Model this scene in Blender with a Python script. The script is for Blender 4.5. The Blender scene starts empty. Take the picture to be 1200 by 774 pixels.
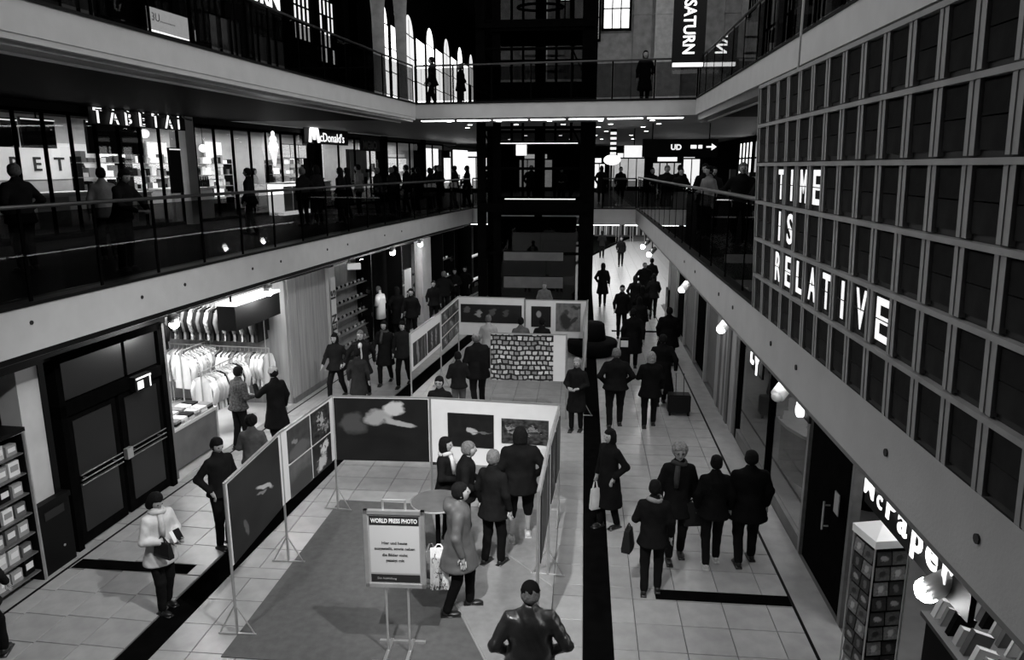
import bpy, math, random
import numpy as np
from mathutils import Matrix, Vector
R = math.radians
rnd = random.Random(7)
sc = bpy.context.scene
col = sc.collection

# ---------------------------------------------------------------- camera
H = 5.65
cam_d = bpy.data.cameras.new('camera'); cam = bpy.data.objects.new('camera', cam_d); col.objects.link(cam)
cam_d.sensor_fit = 'HORIZONTAL'; cam_d.sensor_width = 36.0; cam_d.lens = 36.0 * 860 / 1200
cam_d.clip_start = 0.05; cam_d.clip_end = 300
cam.location = (0, 0, H)
cam.rotation_euler = (R(90 - 12.52), 0, R(5.515))
sc.camera = cam

# ---------------------------------------------------------------- world and exposure
w = bpy.data.worlds.new('world'); sc.world = w; w.use_nodes = True
w.node_tree.nodes['Background'].inputs[0].default_value = (0.5, 0.5, 0.5, 1)
w.node_tree.nodes['Background'].inputs[1].default_value = 0.004
vs = sc.view_settings
vs.view_transform = 'Standard'; vs.look = 'None'; vs.gamma = 1.0; vs.exposure = 0.0; vs.use_curve_mapping = False

# ---------------------------------------------------------------- large lights
def area(name, loc, rot, sx, sy, power, spread=180):
    d = bpy.data.lights.new(name, 'AREA'); d.shape = 'RECTANGLE'; d.size = sx; d.size_y = sy; d.energy = power
    d.spread = R(spread)
    o = bpy.data.objects.new(name, d); col.objects.link(o); o.location = loc; o.rotation_euler = rot
    return o
def spot(name, loc, target, power, angle=60, blend=.6, size=.1):
    d = bpy.data.lights.new(name, 'SPOT'); d.energy = power; d.spot_size = R(angle); d.spot_blend = blend; d.shadow_soft_size = size
    o = bpy.data.objects.new(name, d); col.objects.link(o); o.location = loc
    o.rotation_euler = (Vector(target) - Vector(loc)).to_track_quat('-Z', 'Y').to_euler()
    return o
def point(name, loc, power, size=.1):
    d = bpy.data.lights.new(name, 'POINT'); d.energy = power; d.shadow_soft_size = size
    o = bpy.data.objects.new(name, d); col.objects.link(o); o.location = loc
    return o

area('atrium_fill_light', (-2.2, 14, 16.8), (0, 0, 0), 5, 20, 420)
area('atrium_fill_light', (5.2, 12.5, 13.2), (0, R(52), 0), 2.2, 20, 780)  # unseen fill lamp, added to brighten the left balcony edges
area('atrium_fill_light', (-10.2, 12.5, 13.2), (0, R(-52), 0), 2.2, 20, 640)  # unseen fill lamp, added to brighten the right balcony edge and letter board
spot('exhibit_spot', (-5.6, 3.2, 9.5), (-2.0, 9.0, 0), 900, 52, .7, .15)
spot('exhibit_spot', (1.8, 4.0, 9.5), (-5.4, 10.6, 0), 2600, 48, .8, .15)
spot('exhibit_spot', (1.6, 9.5, 10.5), (-3.0, 18.5, 0), 1500, 50, .8, .15)
spot('exhibit_spot', (-1.2, 2.5, 8.6), (-2.0, 11.2, 1.4), 1500, 34, .8, .12)
spot('exhibit_spot', (-1.9, 1.4, 10), (-.85, 9.3, 0), 4600, 27, 1, .1)
area('ground_far_light', (1.5, 45, 3.2), (0, 0, 0), 7, 26, 1300)
area('mid_far_light', (0, 46, 7.05), (0, 0, 0), 12, 26, 300)
area('upper_facade_light', (2, 30, 16.5), (R(50), 0, 0), 10, 3, 420)

# ---------------------------------------------------------------- materials
def mat(name, v, rough=.6, metal=0., var=0., scale=8., bump=0., emit=0., spec=.5, bscale=None, stretch=(1,1,1)):
    m = bpy.data.materials.new(name); m.use_nodes = True
    nt = m.node_tree; b = nt.nodes['Principled BSDF']
    b.inputs['Base Color'].default_value = (v, v, v, 1)
    b.inputs['Roughness'].default_value = rough; b.inputs['Metallic'].default_value = metal
    b.inputs['Specular IOR Level'].default_value = spec
    if var or bump:
        tc = nt.nodes.new('ShaderNodeTexCoord'); mp = nt.nodes.new('ShaderNodeMapping')
        mp.inputs['Scale'].default_value = stretch
        nt.links.new(tc.outputs['Object'], mp.inputs[0])
    if var:
        n = nt.nodes.new('ShaderNodeTexNoise'); n.inputs['Scale'].default_value = scale; n.inputs['Detail'].default_value = 4
        nt.links.new(mp.outputs[0], n.inputs['Vector'])
        r = nt.nodes.new('ShaderNodeMapRange'); r.inputs[1].default_value = .3; r.inputs[2].default_value = .7
        r.inputs[3].default_value = max(0, v * (1 - var)); r.inputs[4].default_value = min(1, v * (1 + var))
        nt.links.new(n.outputs['Fac'], r.inputs[0]); nt.links.new(r.outputs[0], b.inputs['Base Color'])
    if bump:
        n2 = nt.nodes.new('ShaderNodeTexNoise'); n2.inputs['Scale'].default_value = bscale or scale; n2.inputs['Detail'].default_value = 5
        nt.links.new(mp.outputs[0], n2.inputs['Vector'])
        bp = nt.nodes.new('ShaderNodeBump'); bp.inputs['Strength'].default_value = bump; bp.inputs['Distance'].default_value = .02
        nt.links.new(n2.outputs['Fac'], bp.inputs['Height']); nt.links.new(bp.outputs[0], b.inputs['Normal'])
    if emit:
        b.inputs['Emission Color'].default_value = (1, 1, 1, 1); b.inputs['Emission Strength'].default_value = emit
    return m
def dmat(name, v, rough=1.0):
    m = bpy.data.materials.new(name); m.use_nodes = True; nt = m.node_tree; nt.nodes.clear()
    o = nt.nodes.new('ShaderNodeOutputMaterial'); d = nt.nodes.new('ShaderNodeBsdfDiffuse'); d.inputs[1].default_value = rough
    tc = nt.nodes.new('ShaderNodeTexCoord'); n = nt.nodes.new('ShaderNodeTexNoise'); n.inputs['Scale'].default_value = 5; n.inputs['Detail'].default_value = 4
    r = nt.nodes.new('ShaderNodeMapRange'); r.inputs[1].default_value = .3; r.inputs[2].default_value = .7; r.inputs[3].default_value = v * .75; r.inputs[4].default_value = v * 1.25
    nt.links.new(tc.outputs['Object'], n.inputs['Vector']); nt.links.new(n.outputs['Fac'], r.inputs[0]); nt.links.new(r.outputs[0], d.inputs[0]); nt.links.new(d.outputs[0], o.inputs[0])
    return m
def glass_mat(name, tint=.9, refl=1.0, rough=.02):
    m = bpy.data.materials.new(name); m.use_nodes = True; nt = m.node_tree; nt.nodes.clear()
    o = nt.nodes.new('ShaderNodeOutputMaterial'); mix = nt.nodes.new('ShaderNodeMixShader')
    t = nt.nodes.new('ShaderNodeBsdfTransparent'); t.inputs[0].default_value = (tint, tint, tint, 1)
    g = nt.nodes.new('ShaderNodeBsdfGlossy'); g.inputs['Roughness'].default_value = rough; g.inputs[0].default_value = (refl, refl, refl, 1)
    f = nt.nodes.new('ShaderNodeFresnel'); f.inputs[0].default_value = 1.5
    ge = nt.nodes.new('ShaderNodeNewGeometry'); iv = nt.nodes.new('ShaderNodeMath'); iv.operation = 'SUBTRACT'; iv.inputs[0].default_value = 1; nt.links.new(ge.outputs['Backfacing'], iv.inputs[1])
    mu = nt.nodes.new('ShaderNodeMath'); mu.operation = 'MULTIPLY'; nt.links.new(f.outputs[0], mu.inputs[0]); nt.links.new(iv.outputs[0], mu.inputs[1]); nt.links.new(mu.outputs[0], mix.inputs[0]); nt.links.new(t.outputs[0], mix.inputs[1]); nt.links.new(g.outputs[0], mix.inputs[2])
    nt.links.new(mix.outputs[0], o.inputs[0])
    return m
def blob_mat(name, base, blobs, noise=.35, nscale=5., rough=.45, grain=.3):
    """printed photograph: soft light and dark shapes on a ground tone, in the print's own X/Z plane (0..1)"""
    m = bpy.data.materials.new(name); m.use_nodes = True; nt = m.node_tree; b = nt.nodes['Principled BSDF']
    b.inputs['Roughness'].default_value = rough
    tc = nt.nodes.new('ShaderNodeTexCoord')
    nz = nt.nodes.new('ShaderNodeTexNoise'); nz.inputs['Scale'].default_value = nscale; nz.inputs['Detail'].default_value = 6
    nt.links.new(tc.outputs['Generated'], nz.inputs['Vector'])
    add = nt.nodes.new('ShaderNodeVectorMath'); add.operation = 'MULTIPLY_ADD'
    add.inputs[1].default_value = (noise, 0, noise)
    nt.links.new(nz.outputs['Color'], add.inputs[0]); nt.links.new(tc.outputs['Generated'], add.inputs[2])
    mr = nt.nodes.new('ShaderNodeMapRange'); mr.inputs[1].default_value = .35; mr.inputs[2].default_value = .75
    mr.inputs[3].default_value = base * (1 - grain); mr.inputs[4].default_value = base * (1 + 2 * grain)
    nt.links.new(nz.outputs['Fac'], mr.inputs[0]); cur = mr.outputs[0]
    for (cx, cz, rx, rz, rot, v) in blobs:
        s = nt.nodes.new('ShaderNodeVectorMath'); s.operation = 'SUBTRACT'; s.inputs[1].default_value = (cx + noise * .5, 0, cz + noise * .5)
        nt.links.new(add.outputs[0], s.inputs[0])
        mp = nt.nodes.new('ShaderNodeVectorRotate'); mp.rotation_type = 'Y_AXIS'; mp.inputs['Angle'].default_value = R(rot)
        nt.links.new(s.outputs[0], mp.inputs['Vector'])
        sv = nt.nodes.new('ShaderNodeVectorMath'); sv.operation = 'MULTIPLY'; sv.inputs[1].default_value = (1 / rx, 0, 1 / rz)
        nt.links.new(mp.outputs[0], sv.inputs[0])
        ln = nt.nodes.new('ShaderNodeVectorMath'); ln.operation = 'LENGTH'; nt.links.new(sv.outputs[0], ln.inputs[0])
        k = nt.nodes.new('ShaderNodeMapRange'); k.inputs[1].default_value = .8; k.inputs[2].default_value = 1.15
        k.inputs[3].default_value = 1; k.inputs[4].default_value = 0; nt.links.new(ln.outputs['Value'], k.inputs[0])
        mx = nt.nodes.new('ShaderNodeMix'); mx.data_type = 'FLOAT'; mx.inputs[3].default_value = v
        nt.links.new(k.outputs[0], mx.inputs[0]); nt.links.new(cur, mx.inputs[2]); cur = mx.outputs[0]
    nt.links.new(cur, b.inputs['Base Color'])
    return m
def brick_mat(name, lo, hi, mortar, scale, bw=.5, rh=.25, msize=.03, emit=0):
    m = bpy.data.materials.new(name); m.use_nodes = True; nt = m.node_tree; b = nt.nodes['Principled BSDF']
    tc = nt.nodes.new('ShaderNodeTexCoord'); mp = nt.nodes.new('ShaderNodeMapping'); mp.inputs['Rotation'].default_value = (R(-90), 0, 0)
    nt.links.new(tc.outputs['Object'], mp.inputs[0])
    nz = nt.nodes.new('ShaderNodeTexNoise'); nz.inputs['Scale'].default_value = 4; nz.inputs['Detail'].default_value = 5
    nt.links.new(mp.outputs[0], nz.inputs['Vector'])
    ad = nt.nodes.new('ShaderNodeVectorMath'); ad.operation = 'MULTIPLY_ADD'; ad.inputs[1].default_value = (.12, .12, 0)
    nt.links.new(nz.outputs['Color'], ad.inputs[0]); nt.links.new(mp.outputs[0], ad.inputs[2])
    br = nt.nodes.new('ShaderNodeTexBrick'); br.inputs['Scale'].default_value = scale
    br.inputs['Color1'].default_value = (lo, lo, lo, 1); br.inputs['Color2'].default_value = (hi, hi, hi, 1); br.inputs['Mortar'].default_value = (mortar,) * 3 + (1,)
    br.inputs['Mortar Size'].default_value = msize; br.inputs['Brick Width'].default_value = bw; br.inputs['Row Height'].default_value = rh
    nt.links.new(ad.outputs[0], br.inputs['Vector']); nt.links.new(br.outputs['Color'], b.inputs['Base Color'])
    if emit:
        nt.links.new(br.outputs['Color'], b.inputs['Emission Color']); b.inputs['Emission Strength'].default_value = emit
    return m

M = {}
M['fascia'] = mat('painted_concrete', .53, .55, var=.05, scale=3, bump=.1, bscale=40)
M['trim'] = mat('trim_metal', .22, .35, metal=.6, var=.15)
M['darktrim'] = mat('dark_trim', .005, .5, spec=.1)
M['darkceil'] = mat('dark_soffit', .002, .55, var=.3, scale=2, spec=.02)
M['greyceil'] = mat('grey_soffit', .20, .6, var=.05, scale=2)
M['tile'] = mat('floor_stone', .36, .30, var=.12, scale=5, bump=.03, bscale=60)
M['tile2'] = mat('floor_stone_worn', .33, .33, var=.14, scale=4, bump=.03, bscale=60)
M['joint'] = mat('floor_joint', .10, .7)
M['black_tile'] = dmat('black_granite', .003)
M['carpet'] = mat('carpet_weave', .12, .95, var=.12, scale=9, bump=.5, bscale=300, spec=.1)
M['white'] = mat('white_board', .84, .5, var=.03, scale=4)
M['alu'] = mat('aluminium', .55, .35, metal=.7, var=.1)
M['lightmetal'] = mat('light_metal', .6, .4, metal=.3)
M['steel'] = dmat('black_steel', .003)
M['rail'] = mat('handrail_metal', .06, .3, metal=.7)
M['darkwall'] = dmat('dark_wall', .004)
M['midwall'] = mat('grey_wall', .12, .6, var=.15, scale=3)
M['palewall'] = mat('pale_wall', .55, .6, var=.08, scale=3)
M['wallpanel'] = mat('pale_panel', .32, .5, var=.2, scale=2, stretch=(6, 6, .4))
M['stone'] = mat('facade_stone', .22, .8, var=.25, scale=3, bump=.4, bscale=18)
M['stonelight'] = mat('pilaster_stone', .42, .75, var=.2, scale=4, bump=.3, bscale=18)
M['wallglow'] = mat('glowing_shop_wall', .7, emit=.25, var=.25, scale=.8)  # wall paint given a glow in place of shop lighting falling on it
M['glass'] = glass_mat('clear_glass', .93)
M['railglass'] = glass_mat('smoked_glass', .5)
M['shopglass'] = glass_mat('shop_glass', .88)
M['bulb'] = mat('lamp_glow', 1, emit=28)
M['tube'] = mat('tube_glow', 1, emit=7)
M['edge_tube'] = mat('edge_tube_glow', 1, emit=14)
M['down'] = mat('downlight_glow', 1, emit=6)
M['sign'] = mat('lit_letters', 1, emit=1.3)
M['signdim'] = mat('dim_lit_letters', .8, emit=.9)
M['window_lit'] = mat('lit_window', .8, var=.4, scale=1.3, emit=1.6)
M['screen'] = brick_mat('menu_screen', .95, .75, .2, 3, .5, .12, .02, emit=1.2)
M['dark'] = mat('black_plastic', .005, .5, spec=.1)
M['ink'] = mat('black_ink', .01, .6)
M['paper'] = mat('paper', .78, .6, var=.03)
M['greypaper'] = mat('printed_grey', .32, .6)
M['flap'] = dmat('flap_plate', .052)
M['boardframe'] = mat('board_frame', .33, .5, metal=.1, var=.15, scale=4)
M['boardback'] = mat('board_back', .006, .6)
M['letter'] = mat('white_letter_glow', .95, .5, emit=.8)  # plain white flap letters, glow added to make them brighter
M['wood'] = mat('table_top', .10, .3, var=.2, scale=6)
M['skin'] = mat('skin', .36, .55, var=.06, scale=20)
M['lip'] = mat('lips', .18, .5)
M['eye'] = mat('eye', .03, .2)
M['shoe'] = mat('shoe_leather', .012, .35)
M['shoew'] = mat('white_shoe', .6, .5, var=.2, scale=40)
M['hairdark'] = mat('dark_hair', .007, .8, spec=.1, bump=.6, bscale=90, var=.3, scale=40)
M['hairgrey'] = mat('grey_hair', .13, .8, spec=.1, bump=.6, bscale=90, var=.3, scale=40)
M['hairfair'] = mat('fair_hair', .26, .8, spec=.1, bump=.8, bscale=70, var=.45, scale=30)
CL = {}
def cloth(v, kind='wool'):
    k = (round(v, 4), kind)
    if k not in CL:
        if kind == 'leather': CL[k] = mat('leather', v, .28, bump=.35, bscale=14, var=.3, scale=6, spec=.7)
        elif kind == 'nylon': CL[k] = mat('nylon', v, .5, bump=.3, bscale=12, var=.15, scale=5, spec=.25)
        else: CL[k] = mat('woollen_cloth', v, .9, bump=.35, bscale=16, var=.2, scale=9, spec=.05)
    return CL[k]

# ---------------------------------------------------------------- mesh helpers
class MB:
    def __init__(s): s.v = []; s.f = []; s.mi = []; s.cur = 0
    def add(s, vs, fs):
        o = len(s.v); s.v += [tuple(p) for p in vs]; s.f += [tuple(i + o for i in f) for f in fs]; s.mi += [s.cur] * len(fs)
        return s
    def box(s, c, d, rz=0, rx=0, ry=0):
        hx, hy, hz = d[0] / 2, d[1] / 2, d[2] / 2
        vs = [Vector((x * hx, y * hy, z * hz)) for x in (-1, 1) for y in (-1, 1) for z in (-1, 1)]
        if rz or rx or ry:
            m = Matrix.Rotation(rz, 3, 'Z') @ Matrix.Rotation(rx, 3, 'X') @ Matrix.Rotation(ry, 3, 'Y'); vs = [m @ v for v in vs]
        vs = [v + Vector(c) for v in vs]
        return s.add(vs, [(0, 1, 3, 2), (4, 6, 7, 5), (0, 4, 5, 1), (2, 3, 7, 6), (0, 2, 6, 4), (1, 5, 7, 3)])
    def bx(s, x0, x1, y0, y1, z0, z1): return s.box(((x0 + x1) / 2, (y0 + y1) / 2, (z0 + z1) / 2), (abs(x1 - x0), abs(y1 - y0), abs(z1 - z0)))
    def tube(s, pts, r, n=8, caps=True):
        pts = [Vector(p) for p in pts]; rs = r if isinstance(r, (list, tuple)) else [r] * len(pts)
        rings = []; up0 = None
        for i, p in enumerate(pts):
            t = (pts[min(i + 1, len(pts) - 1)] - pts[max(i - 1, 0)]).normalized()
            a = Vector((0, 0, 1)) if abs(t.z) < .9 else Vector((1, 0, 0))
            if up0 is not None: a = up0
            u = (a - t * a.dot(t)).normalized(); up0 = u; q = t.cross(u)
            rings.append([p + (u * math.cos(2 * math.pi * k / n) + q * math.sin(2 * math.pi * k / n)) * rs[i] for k in range(n)])
        vs = [v for rg in rings for v in rg]; fs = []
        for i in range(len(pts) - 1):
            for k in range(n):
                a, b = i * n + k, i * n + (k + 1) % n; fs.append((a, a + n, b + n, b))
        if caps: fs.append(tuple(range(n))); fs.append(tuple((len(pts) - 1) * n + k for k in reversed(range(n))))
        return s.add(vs, fs)
    def lathe(s, prof, c=(0, 0, 0), n=16, sx=1, sy=1):
        vs = []; fs = []
        for (r, z) in prof:
            for k in range(n):
                a = 2 * math.pi * k / n; vs.append((c[0] + r * math.cos(a) * sx, c[1] + r * math.sin(a) * sy, c[2] + z))
        for i in range(len(prof) - 1):
            for k in range(n):
                a, b = i * n + k, i * n + (k + 1) % n; fs.append((a, b, b + n, a + n))
        fs.append(tuple(reversed(range(n)))); fs.append(tuple((len(prof) - 1) * n + k for k in range(n)))
        return s.add(vs, fs)
    def ball(s, c, r, n=12, m=8, sc_=(1, 1, 1)):
        prof = [(max(1e-4, math.sin(math.pi * i / m)), -math.cos(math.pi * i / m)) for i in range(m + 1)]
        vs = []; fs = []
        for (a, z) in prof:
            for k in range(n):
                t = 2 * math.pi * k / n; vs.append((c[0] + r * sc_[0] * a * math.cos(t), c[1] + r * sc_[1] * a * math.sin(t), c[2] + r * sc_[2] * z))
        for i in range(m):
            for k in range(n):
                a, b = i * n + k, i * n + (k + 1) % n; fs.append((a, b, b + n, a + n))
        return s.add(vs, fs)
    def prism(s, poly, z0, z1):
        n = len(poly); vs = [(x, y, z0) for x, y in poly] + [(x, y, z1) for x, y in poly]
        return s.add(vs, [tuple(reversed(range(n))), tuple(range(n, 2 * n))] + [(i, (i + 1) % n, n + (i + 1) % n, n + i) for i in range(n)])
    def mesh(s, name, mats, smooth=False):
        me = bpy.data.meshes.new(name); me.from_pydata(s.v, [], s.f)
        for m in (mats if isinstance(mats, (list, tuple)) else [mats]): me.materials.append(m)
        if any(s.mi): me.polygons.foreach_set('material_index', s.mi)
        if smooth: me.polygons.foreach_set('use_smooth', [True] * len(me.polygons))
        me.update(); return me
    def build(s, name, mats, parent=None, smooth=False):
        return link(name, s.mesh(name, mats, smooth), parent)
def link(name, me, parent=None, loc=None):
    o = bpy.data.objects.new(name, me); col.objects.link(o)
    if parent is not None: o.parent = parent
    if loc is not None: o.location = loc
    return o
def tag(o, label=None, cat=None, group=None, kind=None):
    if label: o['label'] = label
    if cat: o['category'] = cat
    if group: o['group'] = group
    if kind: o['kind'] = kind
    return o
def thing(name, label, cat, mx=None, group=None):
    o = bpy.data.objects.new(name, None); col.objects.link(o); o.empty_display_size = .1
    if mx is not None:
        if isinstance(mx, Matrix): o.matrix_world = mx
        else: o.location = mx
    return tag(o, label, cat, group)
def struct(name, mb, m, parent=None, smooth=False):
    o = mb.build(name, m, parent, smooth)
    if parent is None: o['kind'] = 'structure'
    return o
def sempty(name, mx=None):
    o = thing(name, None, None, mx); o['kind'] = 'structure'; return o
def kids(o): return [c for c in o.children]
def dup(root, mx=None, label=None, group=None):
    def cp(o, par):
        c = o.copy(); col.objects.link(c); c.parent = par
        for ch in kids(o): cp(ch, c)
        return c
    r = cp(root, None)
    if mx is not None:
        if isinstance(mx, Matrix): r.matrix_world = mx
        else: r.location = mx
    if label: r['label'] = label
    if group: r['group'] = group
    return r
def T(x, y, z=0, rz=0): return Matrix.Translation((x, y, z)) @ Matrix.Rotation(R(rz), 4, 'Z')
_fc = {}
def text_mesh(body, size, ext, m, bold=0., narrow=1.):
    cu = bpy.data.curves.new('txt', 'FONT'); cu.body = body; cu.size = size; cu.extrude = ext; cu.offset = bold; cu.resolution_u = 3
    cu.align_x = 'LEFT'
    o = bpy.data.objects.new('txt', cu); me = bpy.data.meshes.new_from_object(o); bpy.data.objects.remove(o); bpy.data.curves.remove(cu)
    me.transform(Matrix.Rotation(R(90), 4, 'X') @ Matrix.Diagonal((narrow, 1, 1, 1)))
    me.materials.clear(); me.materials.append(m); return me
def text(name, body, size, m, parent, loc, ext=.01, bold=0., narrow=1., rot=None, center=False):
    me = text_mesh(body, size, ext, m, bold, narrow)
    if center:
        xs = [v.co.x for v in me.vertices]; zs = [v.co.z for v in me.vertices]
        me.transform(Matrix.Translation((-(min(xs) + max(xs)) / 2, 0, -(min(zs) + max(zs)) / 2)))
    o = link(name, me, parent, loc)
    if rot: o.rotation_euler = rot
    return o

# the left side of the hall runs on a gentle curve
def XL(y): return -6.73 + .0651 * (y - 8.45) + .0022 * (y - 8.45) * (y - 13.83)
def DL(y): return .0651 + .0022 * (2 * y - 22.28)
def LM(y, off, z=0):
    """frame on the left side: X runs away along the wall, Y into the wall, Z up"""
    s = DL(y); t = Vector((s, 1, 0)).normalized(); yv = Vector((-t.y, t.x, 0))
    m = Matrix.Identity(4)
    m.col[0] = (*t, 0); m.col[1] = (*yv, 0); m.col[3] = (XL(y) + off, y, z, 1)
    return m
def RM(x, y, z=0):
    return Matrix.Translation((x, y, z)) @ Matrix.Rotation(R(-90), 4, 'Z')
def lband(mb, y0, y1, off0, off1, z0, z1, n=None):
    n = n or max(1, int((y1 - y0) / 1.0)); vs = []; fs = []
    for i in range(n + 1):
        y = y0 + (y1 - y0) * i / n
        for (o, z) in ((off0, z0), (off1, z0), (off1, z1), (off0, z1)): vs.append((XL(y) + o, y, z))
    for i in range(n):
        for k in range(4):
            a = i * 4 + k; b = i * 4 + (k + 1) % 4; fs.append((a, b, b + 4, a + 4))
    fs.append((0, 3, 2, 1)); e = n * 4; fs.append((e, e + 1, e + 2, e + 3))
    return mb.add(vs, fs)

# ================================================================ SETTING
# ---- floor: tiles are parts, the black granite strips too
floor = sempty('floor')
b = MB(); b.bx(-30, 16, 1, 75, -.12, -.012); b.build('floor_slab', M['joint'], floor)
TW, TL = .582, .54
tile_me = {}
def tile_mesh(i):
    if i not in tile_me:
        m = MB(); g = .005; ch = .004
        x0, x1, y0, y1 = -TW / 2 + g, TW / 2 - g, -TL / 2 + g, TL / 2 - g
        m.add([(x0, y0, -.012), (x1, y0, -.012), (x1, y1, -.012), (x0, y1, -.012),
               (x0, y0, -ch), (x1, y0, -ch), (x1, y1, -ch), (x0, y1, -ch),
               (x0 + ch, y0 + ch, 0), (x1 - ch, y0 + ch, 0), (x1 - ch, y1 - ch, 0), (x0 + ch, y1 - ch, 0)],
              [(0, 1, 5, 4), (1, 2, 6, 5), (2, 3, 7, 6), (3, 0, 4, 7), (4, 5, 9, 8), (5, 6, 10, 9), (6, 7, 11, 10), (7, 4, 8, 11), (8, 9, 10, 11)])
        tile_me[i] = m.mesh('tile', M['tile'] if i == 0 else M['tile2'])
    return tile_me[i]
cells = []; edge_tiles = []
def clear_strip(x, y, hw=TW / 2):
    return not (x + hw > .1 and x - hw < .47)
# right walkway and centre: straight grid
ny0 = 9.2
for j in range(-6, 106):
    y = ny0 + .27 - .27 + (j + .5) * TL + (0 if j >= 0 else -.27)
    for i in range(0, 14):
        cells.append((.18 + (i + .5) * TW, y, 0., 'r'))
    x = .1 - TW / 2
    while x - TW / 2 > XL(y) + 1.83: cells.append((x, y, 0., 'c')); x -= TW
    edge_tiles.append((y, x + TW / 2))
for j in range(-6, 106):
    y = 9.2 + (j + .5) * TL + (0 if j >= 0 else -.27)
    s = DL(y)
    for i in range(5):
        cells.append((XL(y) + 1.42 - .02 - (i + .5) * TW, y, -math.atan(s), 'l'))
def keep(c):
    x, y, r, k = c
    if y < 4.2 or y > 66: return False
    if k == 'r' and (x > 3.0 and y < 31): return False
    if k == 'l' and i is None: return False
    return True
cells = [c for c in cells if keep(c)]
cells.sort(key=lambda c: c[0] ** 2 * .6 + c[1] ** 2)
vis = [c for c in cells if c[1] > 6.2 and abs(c[0] + .1 * c[1]) < .82 * c[1] + .8]
near, rest = vis[:255], vis[255:]
for x in [.18 + TW / 2 + i * TW for i in range(5)] + [.1 - TW / 2 - i * TW for i in range(7)]:
    m = MB(); m.bx(x - TW / 2 + .005, x + TW / 2 - .005, 8.935, 9.195, -.012, 0); m.build('tile', M['tile2'], floor)
for i in range(5):
    m = MB(); lband(m, 8.935, 9.195, 1.40 - (i + 1) * TW + .005, 1.40 - i * TW - .005, -.012, 0, 1); m.build('tile', M['tile2'], floor)
m = MB(); lband(m, 8.935, 9.195, 1.82, 2.70, -.012, 0, 1); m.build('tile', M['tile2'], floor)
for (x, y, r, k) in near:
    o = link('tile', tile_mesh(rnd.randint(0, 1)), floor); o.location = (x, y, 0); o.rotation_euler = (0, 0, r)
mb = MB()
for (x, y, r, k) in rest + [c for c in cells if c not in set(vis)]:
    mb.box((x, y, -.006), (TW - .01, TL - .01, .012), rz=r)
for (y, xe) in edge_tiles:
    if y < 4.2 or y > 66: continue
    tgt = mb if y > 16 else MB()
    ya, yb = y - TL / 2 + .005, y + TL / 2 - .005
    tgt.prism([(XL(ya) + 1.82, ya), (xe - .005, ya), (xe - .005, yb), (XL(yb) + 1.82, yb)], -.012, 0)
    if tgt is not mb: tgt.build('tile', M['tile2'], floor)
o = mb.build('paving_tile', M['tile'], floor); o['kind'] = 'stuff'
mb = MB(); mb.bx(.1, .47, 3, 66, -.012, .001); mb.build('granite_strip', M['black_tile'], floor)
mb = MB(); lband(mb, 4, 62, 1.43, 1.81, -.012, .001); mb.build('granite_strip', M['black_tile'], floor)
mb = MB(); lband(mb, 8.94, 9.19, -.56, 1.2, -.012, .0025, 1); mb.build('granite_band', M['black_tile'], floor)
mb = MB(); mb.bx(1.07, 2.84, 8.95, 9.19, -.012, .0025); mb.build('granite_band', M['black_tile'], floor)
mb = MB(); mb.bx(1.07, 2.84, 25.4, 25.65, -.012, .0025); mb.build('granite_band', M['black_tile'], floor)
mb = MB(); lband(mb, 4, 40, -.62, -.58, -.012, .004); mb.build('floor_channel', M['darktrim'], floor)
mb = MB(); mb.bx(2.84, 2.88, 3, 31, -.012, .004); mb.build('floor_channel', M['darktrim'], floor)
mb = MB(); mb.bx(2.88, 3.3, 3, 31, -.012, .003); mb.build('granite_edge', M['tile2'], floor)

# ---- balcony edges
def plug(par, mx):
    m = MB(); m.tube([(0, 0, 0), (0, -.012, 0)], .028, 10); o = m.build('plug', M['ink'], par); o.matrix_local = mx; return o
t1 = sempty('trim_1')          # left mid balcony edge
mb = MB(); lband(mb, 3, 30.05, -.12, 0, 3.42, 3.985, 27); mb.build('edge_beam', M['fascia'], t1)
mb = MB(); lband(mb, 3, 30.05, -.2, .02, 3.985, 4.03, 27); mb.build('edge_cap', M['darktrim'], t1)
mb = MB(); lband(mb, 3, 30.0, -.3, -.02, 3.34, 3.42, 27); mb.build('edge_lip', M['darktrim'], t1)
mb = MB(); lband(mb, 3, 30.0, -.46, -.32, 3.24, 3.34, 27); mb.build('edge_lip', M['trim'], t1)
for y, z in ((8.23, 3.78), (10.35, 3.73), (11.45, 3.75), (13.65, 3.72), (14.8, 3.72), (17.1, 3.72), (18.3, 3.72), (20.9, 3.72), (22.3, 3.72)):
    plug(t1, LM(y, 0, z))
t2 = sempty('trim_2')          # right mid balcony edge
mb = MB(); mb.bx(2.1, 2.22, 1.5, 30.35, 3.46, 3.985); mb.build('edge_beam', M['fascia'], t2)
mb = MB(); mb.bx(2.08, 2.3, 1.5, 30.35, 3.985, 4.03); mb.build('edge_cap', M['darktrim'], t2)
mb = MB(); mb.bx(2.14, 2.42, 1.5, 30.3, 3.38, 3.46); mb.build('edge_lip', M['trim'], t2)
for y in (3.75, 4.95, 7.15, 8.15, 10.3, 11.4, 13.9, 15.4): plug(t2, RM(2.1, y, 3.74))
t3 = sempty('trim_3')          # far mid balcony edge
mb = MB(); mb.bx(-4.6, 2.12, 30.3, 30.42, 3.36, 3.985); mb.build('edge_beam', M['fascia'], t3)
mb = MB(); mb.bx(-4.6, 2.12, 30.28, 30.5, 3.985, 4.03); mb.build('edge_cap', M['darktrim'], t3)
t4 = sempty('trim_4')          # upper left
mb = MB(); lband(mb, 4, 23.9, -.12, 0, 7.2, 7.6, 22); mb.build('edge_beam', M['fascia'], t4)
mb = MB(); lband(mb, 4, 23.9, -.2, .03, 7.6, 7.64, 22); mb.build('edge_cap', M['darktrim'], t4)
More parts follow.
